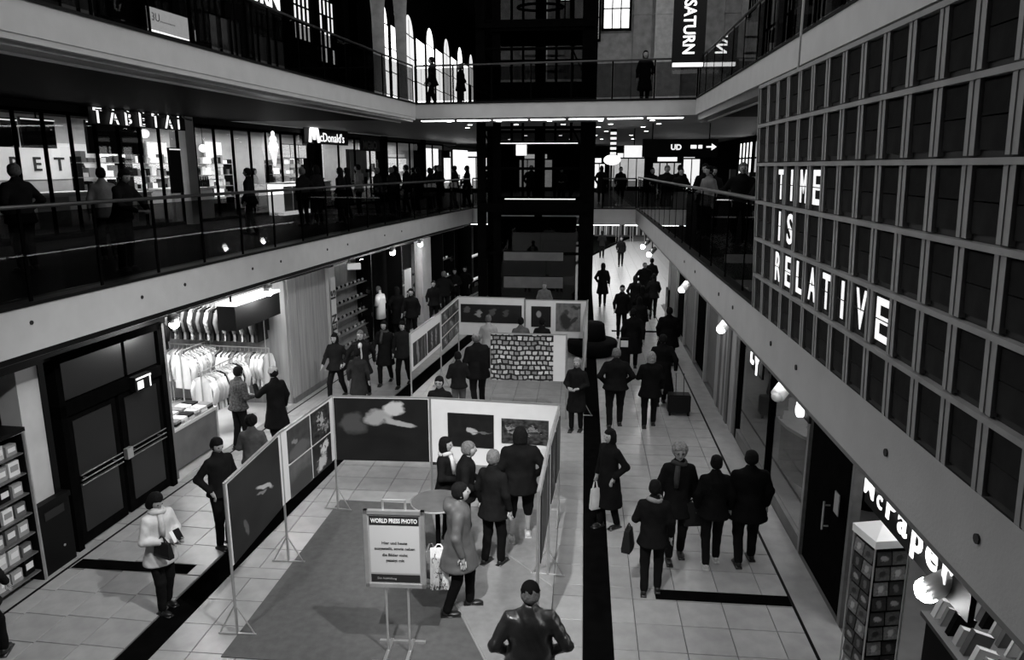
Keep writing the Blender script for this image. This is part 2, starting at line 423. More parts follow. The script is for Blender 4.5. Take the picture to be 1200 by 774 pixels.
mb = MB(); lband(mb, 4, 23.9, -.5, -.1, 7.06, 7.12, 22); mb.build('edge_lip', M['trim'], t4)
mb = MB(); lband(mb, 4, 23.9, -.2, -.02, 7.12, 7.2, 22); mb.build('edge_lip', M['fascia'], t4)
mb = MB(); lband(mb, 4, 23.9, -.56, -.5, 7.03, 7.07, 22); mb.build('edge_lip', M['lightmetal'], t4)
t5 = sempty('trim_5')          # upper right
mb = MB(); mb.bx(3.22, 3.34, 2, 23.0, 7.16, 7.6); mb.build('edge_beam', M['fascia'], t5)
mb = MB(); mb.bx(3.2, 3.4, 2, 23.0, 7.6, 7.64); mb.build('edge_cap', M['darktrim'], t5)
mb = MB(); mb.bx(3.3, 3.6, 2, 23.0, 7.0, 7.16); mb.build('edge_lip', M['trim'], t5)
mb = MB(); mb.bx(3.6, 3.66, 2, 23.0, 6.97, 7.01); mb.build('edge_lip', M['lightmetal'], t5)
t6 = sempty('trim_6')          # upper far
mb = MB(); mb.add([(-5.42, 23.9, 7.16), (3.26, 22.9, 7.16), (3.26, 23.05, 7.16), (-5.42, 24.05, 7.16), (-5.42, 23.9, 7.6), (3.26, 22.9, 7.6), (3.26, 23.05, 7.6), (-5.42, 24.05, 7.6)],
                  [(0, 1, 5, 4), (1, 2, 6, 5), (2, 3, 7, 6), (3, 0, 4, 7), (4, 5, 6, 7), (3, 2, 1, 0)]); mb.build('edge_beam', M['fascia'], t6)
mb = MB(); mb.tube([(-5.42, 23.88, 7.62), (3.26, 22.88, 7.62)], .03, 6); mb.build('edge_cap', M['darktrim'], t6)

# ---- slabs: ceilings of the walkways and floors above them
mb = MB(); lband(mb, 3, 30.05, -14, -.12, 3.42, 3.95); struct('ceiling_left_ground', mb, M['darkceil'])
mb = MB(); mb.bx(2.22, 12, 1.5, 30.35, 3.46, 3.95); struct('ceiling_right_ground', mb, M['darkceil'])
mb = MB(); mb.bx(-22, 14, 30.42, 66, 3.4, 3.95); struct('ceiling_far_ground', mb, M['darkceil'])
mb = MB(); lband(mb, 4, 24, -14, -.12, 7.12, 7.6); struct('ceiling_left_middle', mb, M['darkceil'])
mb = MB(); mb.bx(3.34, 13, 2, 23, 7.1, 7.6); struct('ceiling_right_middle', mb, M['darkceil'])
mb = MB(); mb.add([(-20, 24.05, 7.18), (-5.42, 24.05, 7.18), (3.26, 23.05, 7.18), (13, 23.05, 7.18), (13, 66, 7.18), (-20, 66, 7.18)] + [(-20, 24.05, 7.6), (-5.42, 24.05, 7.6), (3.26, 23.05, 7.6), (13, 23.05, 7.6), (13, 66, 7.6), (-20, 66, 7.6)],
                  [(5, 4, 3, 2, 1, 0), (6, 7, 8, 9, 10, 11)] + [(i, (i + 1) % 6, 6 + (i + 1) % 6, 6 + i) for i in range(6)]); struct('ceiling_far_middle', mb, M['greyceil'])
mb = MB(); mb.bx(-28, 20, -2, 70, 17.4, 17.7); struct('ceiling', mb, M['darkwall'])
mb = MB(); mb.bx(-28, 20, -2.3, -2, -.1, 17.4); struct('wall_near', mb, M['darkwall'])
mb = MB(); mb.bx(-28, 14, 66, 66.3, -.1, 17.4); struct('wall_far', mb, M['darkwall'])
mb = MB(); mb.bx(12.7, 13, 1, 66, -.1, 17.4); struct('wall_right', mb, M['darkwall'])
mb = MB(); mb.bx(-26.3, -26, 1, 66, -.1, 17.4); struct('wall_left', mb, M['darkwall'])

# ---- lit ceiling strips at the far balconies and round downlights
def strip(x0, y0, x1, y1, z, label, grp):
    t = thing('strip_light', label, 'light', Matrix.Translation(((x0 + x1) / 2, (y0 + y1) / 2, z)) @ Matrix.Rotation(math.atan2(y1 - y0, x1 - x0), 4, 'Z'), grp)
    L = math.hypot(x1 - x0, y1 - y0)
    m = MB(); m.box((0, 0, .035), (L + .06, .2, .05)); m.build('housing', M['trim'], t)
    m = MB(); m.box((0, 0, 0), (L, .16, .03)); m.build('diffuser', M['tube'], t)
for k in range(7):
    a, c = (k + .04) / 7, (k + .93) / 7
    x0, x1 = -5.3 + 8.3 * a, -5.3 + 8.3 * c
    strip(x0, 24.2 - .115 * (x0 + 5.3), x1, 24.2 - .115 * (x1 + 5.3), 7.10, 'bright strip lamp under the far end of the upper balcony', 'strip lamps under the upper far balcony')
for k in range(9):
    x0 = -4.7 + k * 1.28
    strip(x0, 30.7, x0 + 1.05, 30.7, 3.32, 'bright strip lamp under the far end of the middle balcony', 'strip lamps under the middle far balcony')
def edge_strips(pts, where):
    for k in range(len(pts) - 1):
        (x0, y0), (x1, y1) = pts[k], pts[k + 1]; ang = math.atan2(y1 - y0, x1 - x0); L = math.hypot(x1 - x0, y1 - y0)
        t = thing('strip_light', 'thin strip lamp tucked under the %s middle balcony edge' % where, 'light', Matrix.Translation(((x0 + x1) / 2, (y0 + y1) / 2, 3.345 if where == 'right' else 3.295)) @ Matrix.Rotation(ang, 4, 'Z'), 'strip lamps under the %s middle balcony edge' % where)
        m = MB(); m.box((0, 0, .035), (L * .9 + .03, .07, .03)); m.build('housing', M['trim'], t)
        m = MB(); m.box((0, 0, .01), (L * .9, .05, .022)); m.build('diffuser', M['edge_tube'], t)
edge_strips([(2.2, 4 + 1.6 * k) for k in range(17)], 'right')
edge_strips([(XL(5 + 1.6 * k) - .36, 5 + 1.6 * k) for k in range(16)], 'left')
dl = None; RW = ('nearest', 'second', 'third', 'fourth', 'fifth', 'farthest')
for i, (x, y) in enumerate([(x + (.4 if j % 2 else 0), y) for j, y in enumerate((25.5, 27.5, 29.5, 33, 37, 42)) for x in (-4.6, -2.9, -1.2, .5, 2.2)]):
    if dl is None:
        dl = thing('downlight', 'small round ceiling downlight in the nearest row behind the upper far balcony', 'light', (x, y, 7.16), 'downlights of the nearest ceiling row')
        m = MB(); m.lathe([(.12, 0), (.12, .02), (.09, .02)], n=14); m.build('bezel', M['trim'], dl)
        m = MB(); m.lathe([(.085, -.01), (.085, .005)], n=14); m.build('lens', M['down'], dl)
    else: dup(dl, (x, y, 7.16), 'small round ceiling downlight in the %s row behind the upper far balcony' % RW[i // 5], 'downlights of the %s ceiling row' % RW[i // 5])

# ---- glass balustrades
def rail_left(name, y0, y1, z0, zt, label, step=1.25):
    t = thing(name, label, 'railing')
    n = int(round((y1 - y0) / step)); st = (y1 - y0) / n
    m = MB(); m.tube([(XL(y0 + (y1 - y0) * k / 24) - .04, y0 + (y1 - y0) * k / 24, zt) for k in range(25)], .028, 8); m.build('handrail', M['rail'], t)
    for k in range(n + 1):
        y = y0 + k * st; m = MB(); m.box((0, 0, (z0 + zt) / 2 - .01), (.02, .05, zt - z0), rz=0); o = m.build('post', M['steel'], t); o.matrix_local = T(XL(y) - .04, y, 0, -math.degrees(math.atan(DL(y))))
    for k in range(n):
        ya, yb = y0 + k * st + .03, y0 + (k + 1) * st - .03
        m = MB(); a = Vector((XL(ya) - .035, ya, 0)); c = Vector((XL(yb) - .035, yb, 0)); d = Vector((.012, 0, 0))
        vs = [(*(p + q).xy, z) for z in (z0 + .06, zt - .08) for p, q in ((a, d * 0), (a, d), (c, d), (c, d * 0))]
        m.add(vs, [(0, 1, 2, 3), (4, 7, 6, 5), (0, 4, 5, 1), (1, 5, 6, 2), (2, 6, 7, 3), (3, 7, 4, 0)]); m.build('pane', M['railglass'], t)
def rail_line(name, p0, p1, z0, zt, label, step=1.25):
    t = thing(name, label, 'railing')
    a = Vector((*p0, 0)); c = Vector((*p1, 0)); L = (c - a).length; n = max(1, int(round(L / step))); u = (c - a).normalized(); ang = math.atan2(u.y, u.x)
    m = MB(); m.tube([(a.x, a.y, zt), (c.x, c.y, zt)], .028, 8); m.build('handrail', M['rail'], t)
    for k in range(n + 1):
        p = a + u * L * k / n; m = MB(); m.box((p.x, p.y, (z0 + zt) / 2 - .01), (.05, .02, zt - z0), rz=ang); m.build('post', M['steel'], t)
    for k in range(n):
        p = a + u * L * (k + .5) / n; m = MB(); m.box((p.x, p.y, (z0 + zt) / 2 - .01), (L / n - .06, .012, zt - z0 - .14), rz=ang); m.build('pane', M['railglass'], t)
rail_left('glass_balustrade', 4.5, 30.0, 4.03, 5.18, 'long glass balustrade with handrail along the left middle balcony')
rail_line('glass_balustrade', (2.15, 8.75), (2.15, 30.25), 4.03, 5.26, 'glass balustrade with handrail running beyond the letter board on the right')
rail_line('glass_balustrade', (.75, 30.36), (2.1, 30.36), 4.03, 5.2, 'short glass balustrade at the far end right of the lift')
rail_line('glass_balustrade', (-4.55, 30.36), (-3.9, 30.36), 4.03, 5.2, 'short glass balustrade at the far end left of the lift')
rail_left('glass_balustrade', 5.0, 23.8, 7.64, 8.75, 'dark glass balustrade along the left upper balcony')
rail_line('glass_balustrade', (3.28, 3), (3.28, 22.9), 7.64, 8.75, 'dark glass balustrade along the right upper balcony')
rail_line('glass_balustrade', (-5.38, 23.92), (3.24, 22.95), 7.64, 8.75, 'dark glass balustrade across the far end of the upper balcony')

# ================================================================ FACADES ABOVE
def pilaster(x, y, wd, z0, z1, m, nm='pilaster', rz=0):
    t = sempty(nm, T(x, y, 0, rz))
    k = MB(); k.bx(-wd / 2, wd / 2, -.25, .1, z0 + .7, z1); k.build('shaft', m, t)
    k = MB(); k.bx(-wd / 2 - .1, wd / 2 + .1, -.35, .1, z0, z0 + .7); k.bx(-wd / 2 - .05, wd / 2 + .05, -.3, .1, z0 + .7, z0 + .82); k.build('plinth', m, t)
    k = MB()
    for zz in (3.4, 5.5, 7.6): k.bx(-wd / 2 - .03, wd / 2 + .03, -.28, .1, z0 + zz, z0 + zz + .07)
    k.build('band_course', m, t)
    return t
wbright = mat('bright_window', .8, var=.3, scale=1.3, emit=3.0)
def lit_window(name, mx, wd, z0, z1, nx, nz, m, arch=False, wall_d=.1, slim=False):
    t = thing(name, None, None, mx); t['kind'] = 'structure'
    fr = MB(); fr.bx(-wd / 2 - .1, -wd / 2, -.12, .05, z0, z1); fr.bx(wd / 2, wd / 2 + .1, -.12, .05, z0, z1); fr.bx(-wd / 2 - .1, wd / 2 + .1, -.14, .05, z0 - .1, z0)
    if not arch: fr.bx(-wd / 2 - .1, wd / 2 + .1, -.12, .05, z1, z1 + .1)
    for i in range(1, nx): fr.bx(-wd / 2 + wd * i / nx - .03, -wd / 2 + wd * i / nx + .03, -.1, .0, z0, z1 + (wd * .35 if arch else 0))
    for k in range(1, nz): fr.bx(-wd / 2, wd / 2, -.1, .0, z0 + (z1 - z0) * k / nz - .025, z0 + (z1 - z0) * k / nz + .025)
    if arch:
        pts = [(wd / 2 * math.cos(math.pi * k / 10), -.06, z1 + wd / 2 * math.sin(math.pi * k / 10)) for k in range(11)]; fr.tube(pts, .08, 6)
        fr.bx(-wd / 2, wd / 2, -.1, 0, z1 - .03, z1 + .03)
    fo = fr.build('frame', M['steel'], t)
    if slim: fo.scale = (1, .35, 1)
    for i in range(nx):
        for k in range(nz):
            if rnd.random() < .08: continue
            a = MB(); a.bx(-wd / 2 + wd * i / nx + .03, -wd / 2 + wd * (i + 1) / nx - .03, -.03, -.015, z0 + (z1 - z0) * k / nz + .02, z0 + (z1 - z0) * (k + 1) / nz - .02)
            a.build('pane', m, t)
    if arch:
        a = MB(); a.add([(0, -.02, z1)] + [(wd / 2 * math.cos(math.pi * k / 10), -.02, z1 + wd / 2 * math.sin(math.pi * k / 10)) for k in range(11)], [(0, k + 1, k + 2) for k in range(10)])
        a.build('arch_pane', m, t)
    return t
wd_ = mat('dim_window', .5, emit=.35, var=.5, scale=1.2)
wm_ = mat('mid_window', .7, emit=.9, var=.5, scale=1.2)
# back facade
mb = MB(); mb.bx(-4.6, 12.7, 40, 40.5, 7.6, 17.4); struct('wall_back_upper', mb, M['stone'])
for (x, wd, m) in ((4.05, 1.35, M['stonelight']), (2.75, .9, M['stone']), (-.4, .5, M['stone']), (-2.6, 1.5, M['stone']), (7.4, 1.2, M['stone'])):
    pilaster(x, 39.95, wd, 7.6, 17.3, m)
k_ = 1
for (x, wd, z0, z1) in ((1.45, 1.3, 12.5, 17.2), (.3, .55, 12.0, 17.2), (-1.15, .5, 13.0, 17.2)):
    lit_window('window_%d' % k_, T(x, 39.9, 0), wd, z0, z1, 3 if wd > 1 else 2, 5, M['window_lit']); k_ += 1
# stone courses behind the lift
for j in range(5):
    for x in (-2.9, -1.7):
        mb = MB(); mb.box((x, 39.55, 9.3 + j * .75), (1.05, .2, .62)); o = mb.build('ashlar_block', M['stone']); o['kind'] = 'structure'; o.parent = bpy.data.objects['wall_back_upper']
# left facade, far part
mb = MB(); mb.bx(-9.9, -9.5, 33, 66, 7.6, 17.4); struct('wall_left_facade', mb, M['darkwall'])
for k in range(11):
    y = 35.2 + k * 2.75
    lit_window('window_%d' % k_, Matrix.Translation((-9.45, y, 0)) @ Matrix.Rotation(R(90), 4, 'Z'), 2.2, 8.0, 12.2 + .14 * k, 2, 4, wbright if k % 4 != 2 else wm_, arch=(k % 2 == 0), slim=True); k_ += 1
# pale flared columns at the left of the far facade
for (x, y, wd) in ((-8.6, 31.6, .55), (-7.9, 32.6, .5)):
    t = sempty('pilaster', T(x, y, 7.6))
    m = MB(); m.lathe([(wd * .62, 0), (wd * .62, .5), (wd * .5, .6), (wd * .45, 2.2), (wd * .5, 4.2), (wd * .75, 6), (wd * 1.2, 8.2), (wd * 1.5, 9.6)], n=14, sy=.6); m.build('flared_shaft', M['stonelight'], t, True)
# left facade, near part
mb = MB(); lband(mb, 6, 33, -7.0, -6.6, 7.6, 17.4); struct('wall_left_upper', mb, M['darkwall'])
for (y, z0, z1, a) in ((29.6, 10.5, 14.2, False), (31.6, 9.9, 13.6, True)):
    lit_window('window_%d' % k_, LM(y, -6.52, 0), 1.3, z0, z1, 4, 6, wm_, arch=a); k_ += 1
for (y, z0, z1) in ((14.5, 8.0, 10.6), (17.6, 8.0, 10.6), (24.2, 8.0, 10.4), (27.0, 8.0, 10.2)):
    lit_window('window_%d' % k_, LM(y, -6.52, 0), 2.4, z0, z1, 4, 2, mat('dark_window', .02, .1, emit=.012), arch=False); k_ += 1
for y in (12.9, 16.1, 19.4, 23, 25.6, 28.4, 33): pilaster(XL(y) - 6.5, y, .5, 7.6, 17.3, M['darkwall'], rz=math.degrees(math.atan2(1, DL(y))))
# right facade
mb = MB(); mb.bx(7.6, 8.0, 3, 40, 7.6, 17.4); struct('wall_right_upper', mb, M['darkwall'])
for k in range(8):
    y = 13 + k * 3.3
    lit_window('window_%d' % k_, RM(7.5, y, 0), 1.9, 8.6, 15.2, 4, 5, mat('dusky_window', .25, .2, emit=.05, var=.9, scale=.8), arch=True); k_ += 1
    pilaster(7.5, y + 1.65, .5, 7.6, 17.3, M['stone'] if k % 3 == 1 else M['midwall'], rz=-90)

# upper signs
t = thing('hanging_banner', 'black vertical banner reading SATURN hanging above the far right balcony', 'banner', T(2.83, 22.2, 0))
m = MB(); m.bx(-.45, .45, -.04, .04, 8.52, 13.2); m.build('banner_cloth', M['dark'], t)
m = MB(); m.bx(-.42, .42, -.06, .06, 8.42, 8.52); m.build('bottom_bar', M['signdim'], t)
text('lettering', 'SATURN', .46, M['sign'], t, (.0, -.06, 9.46), .01, .008, .82, rot=(0, R(90), 0), center=True)
m = MB(); m.tube([(-.1, -.05, 11.1), (.1, -.05, 10.75), (.12, -.05, 10.5), (-.02, -.05, 10.42), (-.1, -.05, 10.62)], .02, 6); m.build('swash', M['sign'], t)
m = MB(); m.bx(-.5, .5, -.03, .03, 13.2, 13.28); m.tube([(0, 0, 13.2), (0, 0, 17.4)], .02, 6); m.build('hanger', M['steel'], t)
t = thing('wall_sign', 'black sign with white letters SATURN high on the left facade', 'sign', LM(26.1, -6.35, 11.3))
m = MB(); m.bx(-2.3, 1.9, .0, .12, -.35, 1.0); m.build('backing', M['dark'], t)
text('lettering', 'SATURN', .95, M['sign'], t, (-2.05, -.02, -.05), .02, .015, 1.05)
t = thing('light_box', 'white lit sign box on the left upper facade', 'sign', LM(21.4, -6.3, 9.3))
m = MB(); m.bx(-.95, .95, 0, .15, 0, .72); m.build('box', M['dark'], t)
m = MB(); m.bx(-.9, .9, -.02, 0, .04, .68); m.build('lit_face', M['signdim'], t)
text('lettering', '3U..........', .3, M['greypaper'], t, (-.75, -.03, .34), .004, 0, 1.0)
text('side_number', '19', .42, M['signdim'], t, (1.15, -.01, .1), .01, .01)
t = thing('number_sign', 'small white number 18 on the dark left upper facade', 'sign', LM(16.7, -6.35, 9.45))
m = MB(); m.bx(-.1, .75, 0, .06, -.1, .6); m.build('plate', M['dark'], t)
text('number', '18', .55, M['sign'], t, (0, -.02, 0), .01, .008)
# reflected-bright lamps over the right upper walkway
for k, (y, z) in enumerate(((17.2, 7.95), (16.4, 8.05), (15.6, 8.05))):
    t = thing('shelf_lamp', ['bright low lamp nearest the corner on the right upper balcony', 'bright low lamp in the middle of three on the right upper balcony', 'bright low lamp nearest the board on the right upper balcony'][k], 'lamp', (4.6, y, 7.6), 'low lamps on the right upper balcony')
    m = MB(); m.lathe([(.12, 0), (.12, .03), (.02, .05), (.02, z - 7.65)], n=10); m.build('stand', M['steel'], t)
    m = MB(); m.ball((0, 0, z - 7.55), .12, 10, 8); m.build('globe', M['down'], t, True)
# thin mast in front of the right upper balcony
t = thing('hanging_cable', 'thin pale vertical rod dropping to the top of the letter board', 'rod', (2.14, 8.1, 0))
m = MB(); m.tube([(0, 0, 6.56), (0, 0, 17.4)], .012, 6); m.build('rod', M['lightmetal'], t)
m = MB(); m.lathe([(.03, 6.54), (.03, 6.6), (.012, 6.62)], n=8); m.build('fixing', M['trim'], t)

# ================================================================ LETTER BOARD
board = thing('letter_board', 'huge dark split-flap letter board on the right reading TIME IS RELATIVE', 'board', Matrix.Translation((2.0, 8.63, 4.06)) @ Matrix.Rotation(R(-90), 4, 'Z') @ Matrix.Rotation(R(2.2), 4, 'X'))
CW, RH, NC, NR = .385, .412, 20, 6
m = MB(); m.bx(-.02, NC * CW + .02, .06, .16, -.02, NR * RH + .02); m.build('back_box', M['boardback'], board)
bar = MB(); bar.bx(-.052, -.012, -.012, .06, 0, RH - .04); bar.bx(.012, .052, -.012, .06, 0, RH - .04); bar.bx(-.012, .012, -.006, .06, 0, RH - .04)
bar_me = bar.mesh('cell_bar', M['boardframe'])
up = MB(); up.bx(-.137, .137, -.004, .02, .004, .165)
dn = MB(); dn.bx(-.137, .137, -.004, .02, -.160, -.004)
up_me = up.mesh('upper_flap', M['flap']); dn_me = dn.mesh('lower_flap', M['flap'])
LET = {(3, 2): 'T', (3, 3): 'I', (3, 4): 'M', (3, 5): 'E', (2, 2): 'I', (2, 3): 'S'}
for i, ch in enumerate('RELATIVE'): LET[(1, 2 + i)] = ch
for r in range(NR):
    z0 = r * RH
    m = MB(); m.bx(-.03, NC * CW + .03, -.022, .06, z0 + RH - .045, z0 + RH - .012); m.build('top_rail', M['boardframe'], board)
    m = MB(); m.bx(-.03, NC * CW + .03, .02, .06, z0 - .015, z0 + .03); m.build('row_sill', M['boardback'], board)
    for c in range(NC):
        o = link('cell_bar', bar_me, board, (c * CW, 0, z0))
        zc = z0 + .187
        link('upper_flap', up_me, board, (c * CW + CW / 2, .012, zc)); link('lower_flap', dn_me, board, (c * CW + CW / 2, .012, zc))
        if (r, c) in LET:
            ch = LET[(r, c)]
            if ch == 'M':
                mm = MB(); sw = .042; mm.bx(-.1, -.1 + sw, -.002, .002, 0, .29); mm.bx(.1 - sw, .1, -.002, .002, 0, .29)
                for s_ in (-1, 1): mm.prism([(s_ * .1, .29), (s_ * .055, .29), (0, .15), (0, .08)], -.002, .002)
                nv = len(mm.v); mm.v = mm.v[:16] + [(a_, c_, b_) for a_, b_, c_ in mm.v[16:]]; me = mm.mesh('letter', M['letter'])
            else: me = text_mesh(ch, .40, .002, M['letter'], .001 if ch == 'M' else .006, 1)
            xs = [v.co.x for v in me.vertices]; zs = [v.co.z for v in me.vertices]; wch = max(xs) - min(xs)
            tw = .055 if ch == 'I' else .2
            me.transform(Matrix.Diagonal((tw / wch, 1, .29 / (max(zs) - min(zs)), 1)) @ Matrix.Translation((-(min(xs) + max(xs)) / 2, 0, -(min(zs) + max(zs)) / 2)))
            link('letter', me, board, (c * CW + CW / 2, .005, zc)); 
            sl = MB(); sl.bx(-.12, .12, -.001, .001, -.004, .004); o = sl.build('flap_gap', M['ink'], board); o.location = (c * CW + CW / 2, .0022, zc)
m = MB(); m.bx(-.035, -.01, -.022, .1, 0, NR * RH); m.build('end_cap', M['boardframe'], board)

# ================================================================ LIFT TOWER
lift = thing('lift_tower', 'black steel and glass lift tower standing behind the exhibition', 'lift', (-1.65, 26.5, 0))
for (x, y, wd) in ((-2.0, 0, .30), (-1.45, .1, .26), (1.75, 0, .52), (-2.0, 2.9, .3), (1.75, 2.9, .4), (-.15, 3.0, .3)):
    m = MB(); m.bx(x - wd / 2, x + wd / 2, y - .12, y + .12, 0, 17.3); m.build('column', M['steel'], lift)
for z0, z1, a in ((7.75, 8.5, 1), (3.98, 4.5, 1), (10.15, 10.5, 1), (15.2, 15.5, 1)):
    m = MB(); m.bx(-1.6, 1.55, -.2, 3.1, z0, z1); m.bx(-2.05, 1.95, -.28, -.12, z0 + .1, z1 - .1); m.build('platform', M['steel'], lift)
for z in (2.6, 5.6, 7.0, 9.6, 10.5, 12.9, 14.0):
    m = MB(); m.tube([(-2, 0, z), (1.75, 0, z)], .05, 6); m.tube([(-2, 2.9, z), (1.75, 2.9, z)], .05, 6); m.tube([(-2, 0, z), (-2, 2.9, z)], .05, 6); m.tube([(1.75, 0, z), (1.75, 2.9, z)], .05, 6); m.build('ring_beam', M['steel'], lift)
for x in (-.95, -.55, .2, .6, 1.15):
    m = MB(); m.tube([(x, .3, 4.5), (x, .3, 17.3)], .045, 6); m.build('guide_rail', M['steel'], lift)
for i in range(5):
    z = 4.6 + i * 2.5
    m = MB(); m.tube([(-2, 0, z), (-1.45, .1, z + 1.25), (-2, 0, z + 2.5)], .03, 5); m.tube([(1.15, .3, z), (1.75, 0, z + 1.25), (1.15, .3, z + 2.5)], .03, 5); m.build('cross_brace', M['steel'], lift)
for zz in (11.1, 11.6):
    m = MB(); pts = [(.8 * math.cos(2 * math.pi * k / 16) + .0, .9 + .6 * math.sin(2 * math.pi * k / 16), zz) for k in range(17)]; m.tube(pts, .05, 5); m.build('ring', M['steel'], lift)
for (x0, x1, z0, z1) in ((-1.3, 1.5, 4.6, 6.9), (-1.3, 1.5, .05, 3.9), (-1.3, .2, 8.6, 11.3), (.3, 1.5, 8.6, 11.3)):
    m = MB(); m.bx(x0, x1, .02, .035, z0, z1); m.build('glass_pane', M['railglass'], lift)
m = MB(); m.bx(-1.3, 1.4, -.16, -.13, 6.45, 6.475); m.bx(-1.15, 1.35, -.16, -.13, 4.53, 4.56); m.build('light_line', mat('thin_glow', 1, emit=1.2), lift)
for (x0, x1, z0, z1) in ((-1.2, .95, 2.35, 2.65), (-1.2, .95, 1.35, 1.75)):
    m = MB(); m.bx(x0, x1, -.1, -.06, z0, z1); m.build('door_band', M['midwall'], lift)
m = MB(); m.bx(-1.35, 1.4, .3, .36, 0, 3.9); m.build('door_leaf', M['darkwall'], lift)
m = MB(); m.bx(-.75, -.38, -.2, -.15, 6.05, 6.42); o = m.build('notice_plate', M['signdim'], lift)

# ================================================================ LEFT SHOPS, MIDDLE FLOOR
def wall_lights(y0, y1, off, z, power, n, w=1.5):
    for k in range(n):
        y = y0 + (y1 - y0) * (k + .5) / n
        d = bpy.data.lights.new('shop_light', 'AREA'); d.shape = 'RECTANGLE'; d.size = w; d.size_y = (y1 - y0) / n * .8; d.energy = power
        o = bpy.data.objects.new('shop_light', d); col.objects.link(o); o.location = (XL(y) + off, y, z)
wall_lights(15, 22, -8.2, 7.0, 60, 2); wall_lights(22, 30, -8.2, 7.0, 95, 3); wall_lights(30, 46, -8.5, 7.0, 90, 4)
mb = MB(); lband(mb, 8, 60, -10.2, -10.0, 3.95, 7.12, 40); struct('wall_shop_back_left', mb, M['palewall'])
mb = MB(); lband(mb, 5, 14.8, -6.5, -6.3, 3.95, 7.12, 8); struct('wall_shop_side_left', mb, M['midwall'])
def mullions(y0, y1, step, off, z0, z1, name, label, pane_m=None):
    t = thing(name, label, 'shopfront')
    n = int(round((y1 - y0) / step)); st = (y1 - y0) / n
    for k in range(n + 1):
        m = MB(); m.bx(-.025, .025, -.04, .04, z0, z1); o = m.build('mullion', M['steel'], t); o.matrix_local = LM(y0 + k * st, off)
    m = MB(); lband(m, y0, y1, off - .04, off + .04, z0, z0 + .1, n); lband(m, y0, y1, off - .04, off + .04, z1 - .08, z1, n); m.build('frame_rail', M['steel'], t)
    for k in range(n):
        m = MB(); m.bx(.04, st - .02, -.008, .008, z0 + .1, z1 - .08); o = m.build('glass_pane', M['shopglass'], t); o.matrix_local = LM(y0 + k * st, off)
    return t
mullions(14.8, 21.3, .86, -6.3, 3.96, 6.95, 'shopfront_glazing', 'tall glazed shopfront behind the balcony at far left')
mullions(22.1, 29.2, 1.0, -6.3, 3.96, 6.95, 'shopfront_glazing', 'glazed shopfront of the bright counter shop in the middle of the left balcony')
mullions(30.2, 44, 1.5, -6.3, 3.96, 6.95, 'shopfront_glazing', 'distant glazed shopfronts at the far end of the left balcony')
for y, wd, m_ in ((21.7, .42, M['palewall']), (29.7, .5, M['darkwall']), (36.2, .55, M['darkwall']), (41, .5, M['darkwall'])):
    t = sempty('pillar', LM(y, -6.3)); k = MB(); k.bx(-wd / 2, wd / 2, -.15, .4, 3.95, 7.12); k.build('pillar_shaft', m_, t)
# fascia band over the shops
mb = MB(); lband(mb, 14.8, 46, -6.45, -6.25, 6.95, 7.12, 30); struct('trim_7', mb, M['darktrim'])
def LT(y, off, z): return LM(y, off, z)
t = thing('shop_sign', 'outlined letters TABETAI on the dark band over the far left shopfront', 'sign', LT(17.75, -5.95, 6.72))
m = MB(); m.bx(-.1, 3.75, .16, .2, -.02, .42); m.build('sign_band', M['dark'], t)
x = 0
for ch in 'TABETAI':
    text('letter', ch, .50, M['sign'], t, (x, .1, .02), .004, .012, .95)
    text('letter_core', ch, .50, M['ink'], t, (x + .035, .08, .01), .004, -.004, .95)
    x += .33 if ch == 'I' else .55
t = thing('ceiling_decoration', 'row of blurred grey ribbons hanging above the TABETAI sign', 'decoration', LT(17.6, -5.6, 7.0))
for k in range(6):
    m = MB(); m.tube([(k * .6, 0, .08), (k * .6 + .2, .03, .0), (k * .6 + .45, 0, -.02)], .03, 6); m.build('ribbon', M['midwall'], t)
t = thing('wall_lettering', 'dark capital letters on the bright back wall inside the far left shop', 'sign', LT(18.75, -9.95, 5.55))
m = MB(); m.bx(-1.6, 4.6, .0, .03, -.25, .8); m.build('panel', M['wallglow'], t)
x = -1.0
for ch in 'TABETAI':
    text('letter', ch, .55, M['ink'], t, (x, -.02, 0), .01, .01, 1.15); x += .45 if ch == 'I' else .8
for i, (y, wd, z0, z1, lab) in enumerate(((15.9, 1.0, 6.1, 6.75, 'black hanging screen at the left end of the far left shop'), (17.0, 1.0, 6.1, 6.8, 'second black hanging screen from the left edge in the far left shop'), (19.6, 2.1, 6.0, 6.85, 'wide black hanging screen in the middle of the far left shop'), (21.0, .5, 4.9, 6.2, 'tall black menu board beside the white pillar'))):
    t = thing('hanging_screen', lab, 'screen', LT(y, -6.9 if i < 3 else -6.2, 0))
    m = MB(); m.bx(-wd / 2, wd / 2, 0, .08, z0, z1); m.build('screen_body', M['dark'], t)
    m = MB(); m.bx(-wd / 2, wd / 2, -.01, 0, z1 - .06, z1 - .03); m.build('bright_edge', M['signdim'], t)
    if i < 3:
        m = MB(); m.tube([(0, .04, z1), (0, .04, 7.1)], .02, 6); m.build('hanger', M['steel'], t)
def counter(y, off, wd, dp, h, label, m_=None, z=3.95):
    t = thing('shop_counter', label, 'counter', LT(y, off, z))
    m = MB(); m.bx(-wd / 2, wd / 2, 0, dp, 0, h - .05); m.build('body', m_ or M['palewall'], t)
    m = MB(); m.bx(-wd / 2 - .03, wd / 2 + .03, -.04, dp + .03, h - .05, h); m.build('top', M['white'], t)
    m = MB(); m.bx(-wd / 2, wd / 2, .02, dp, 0, .1); m.build('kick_board', M['dark'], t)
    for k in range(3):
        m = MB(); m.bx(-wd / 2 + wd * k / 3 + .02, -wd / 2 + wd * (k + 1) / 3 - .02, -.02, 0, .15, h - .12); m.build('front_panel', M['greypaper'] if k % 2 else M['white'], t)
    return t
counter(18.2, -7.8, 3.2, .7, 1.05, 'food counter inside the far left shop')
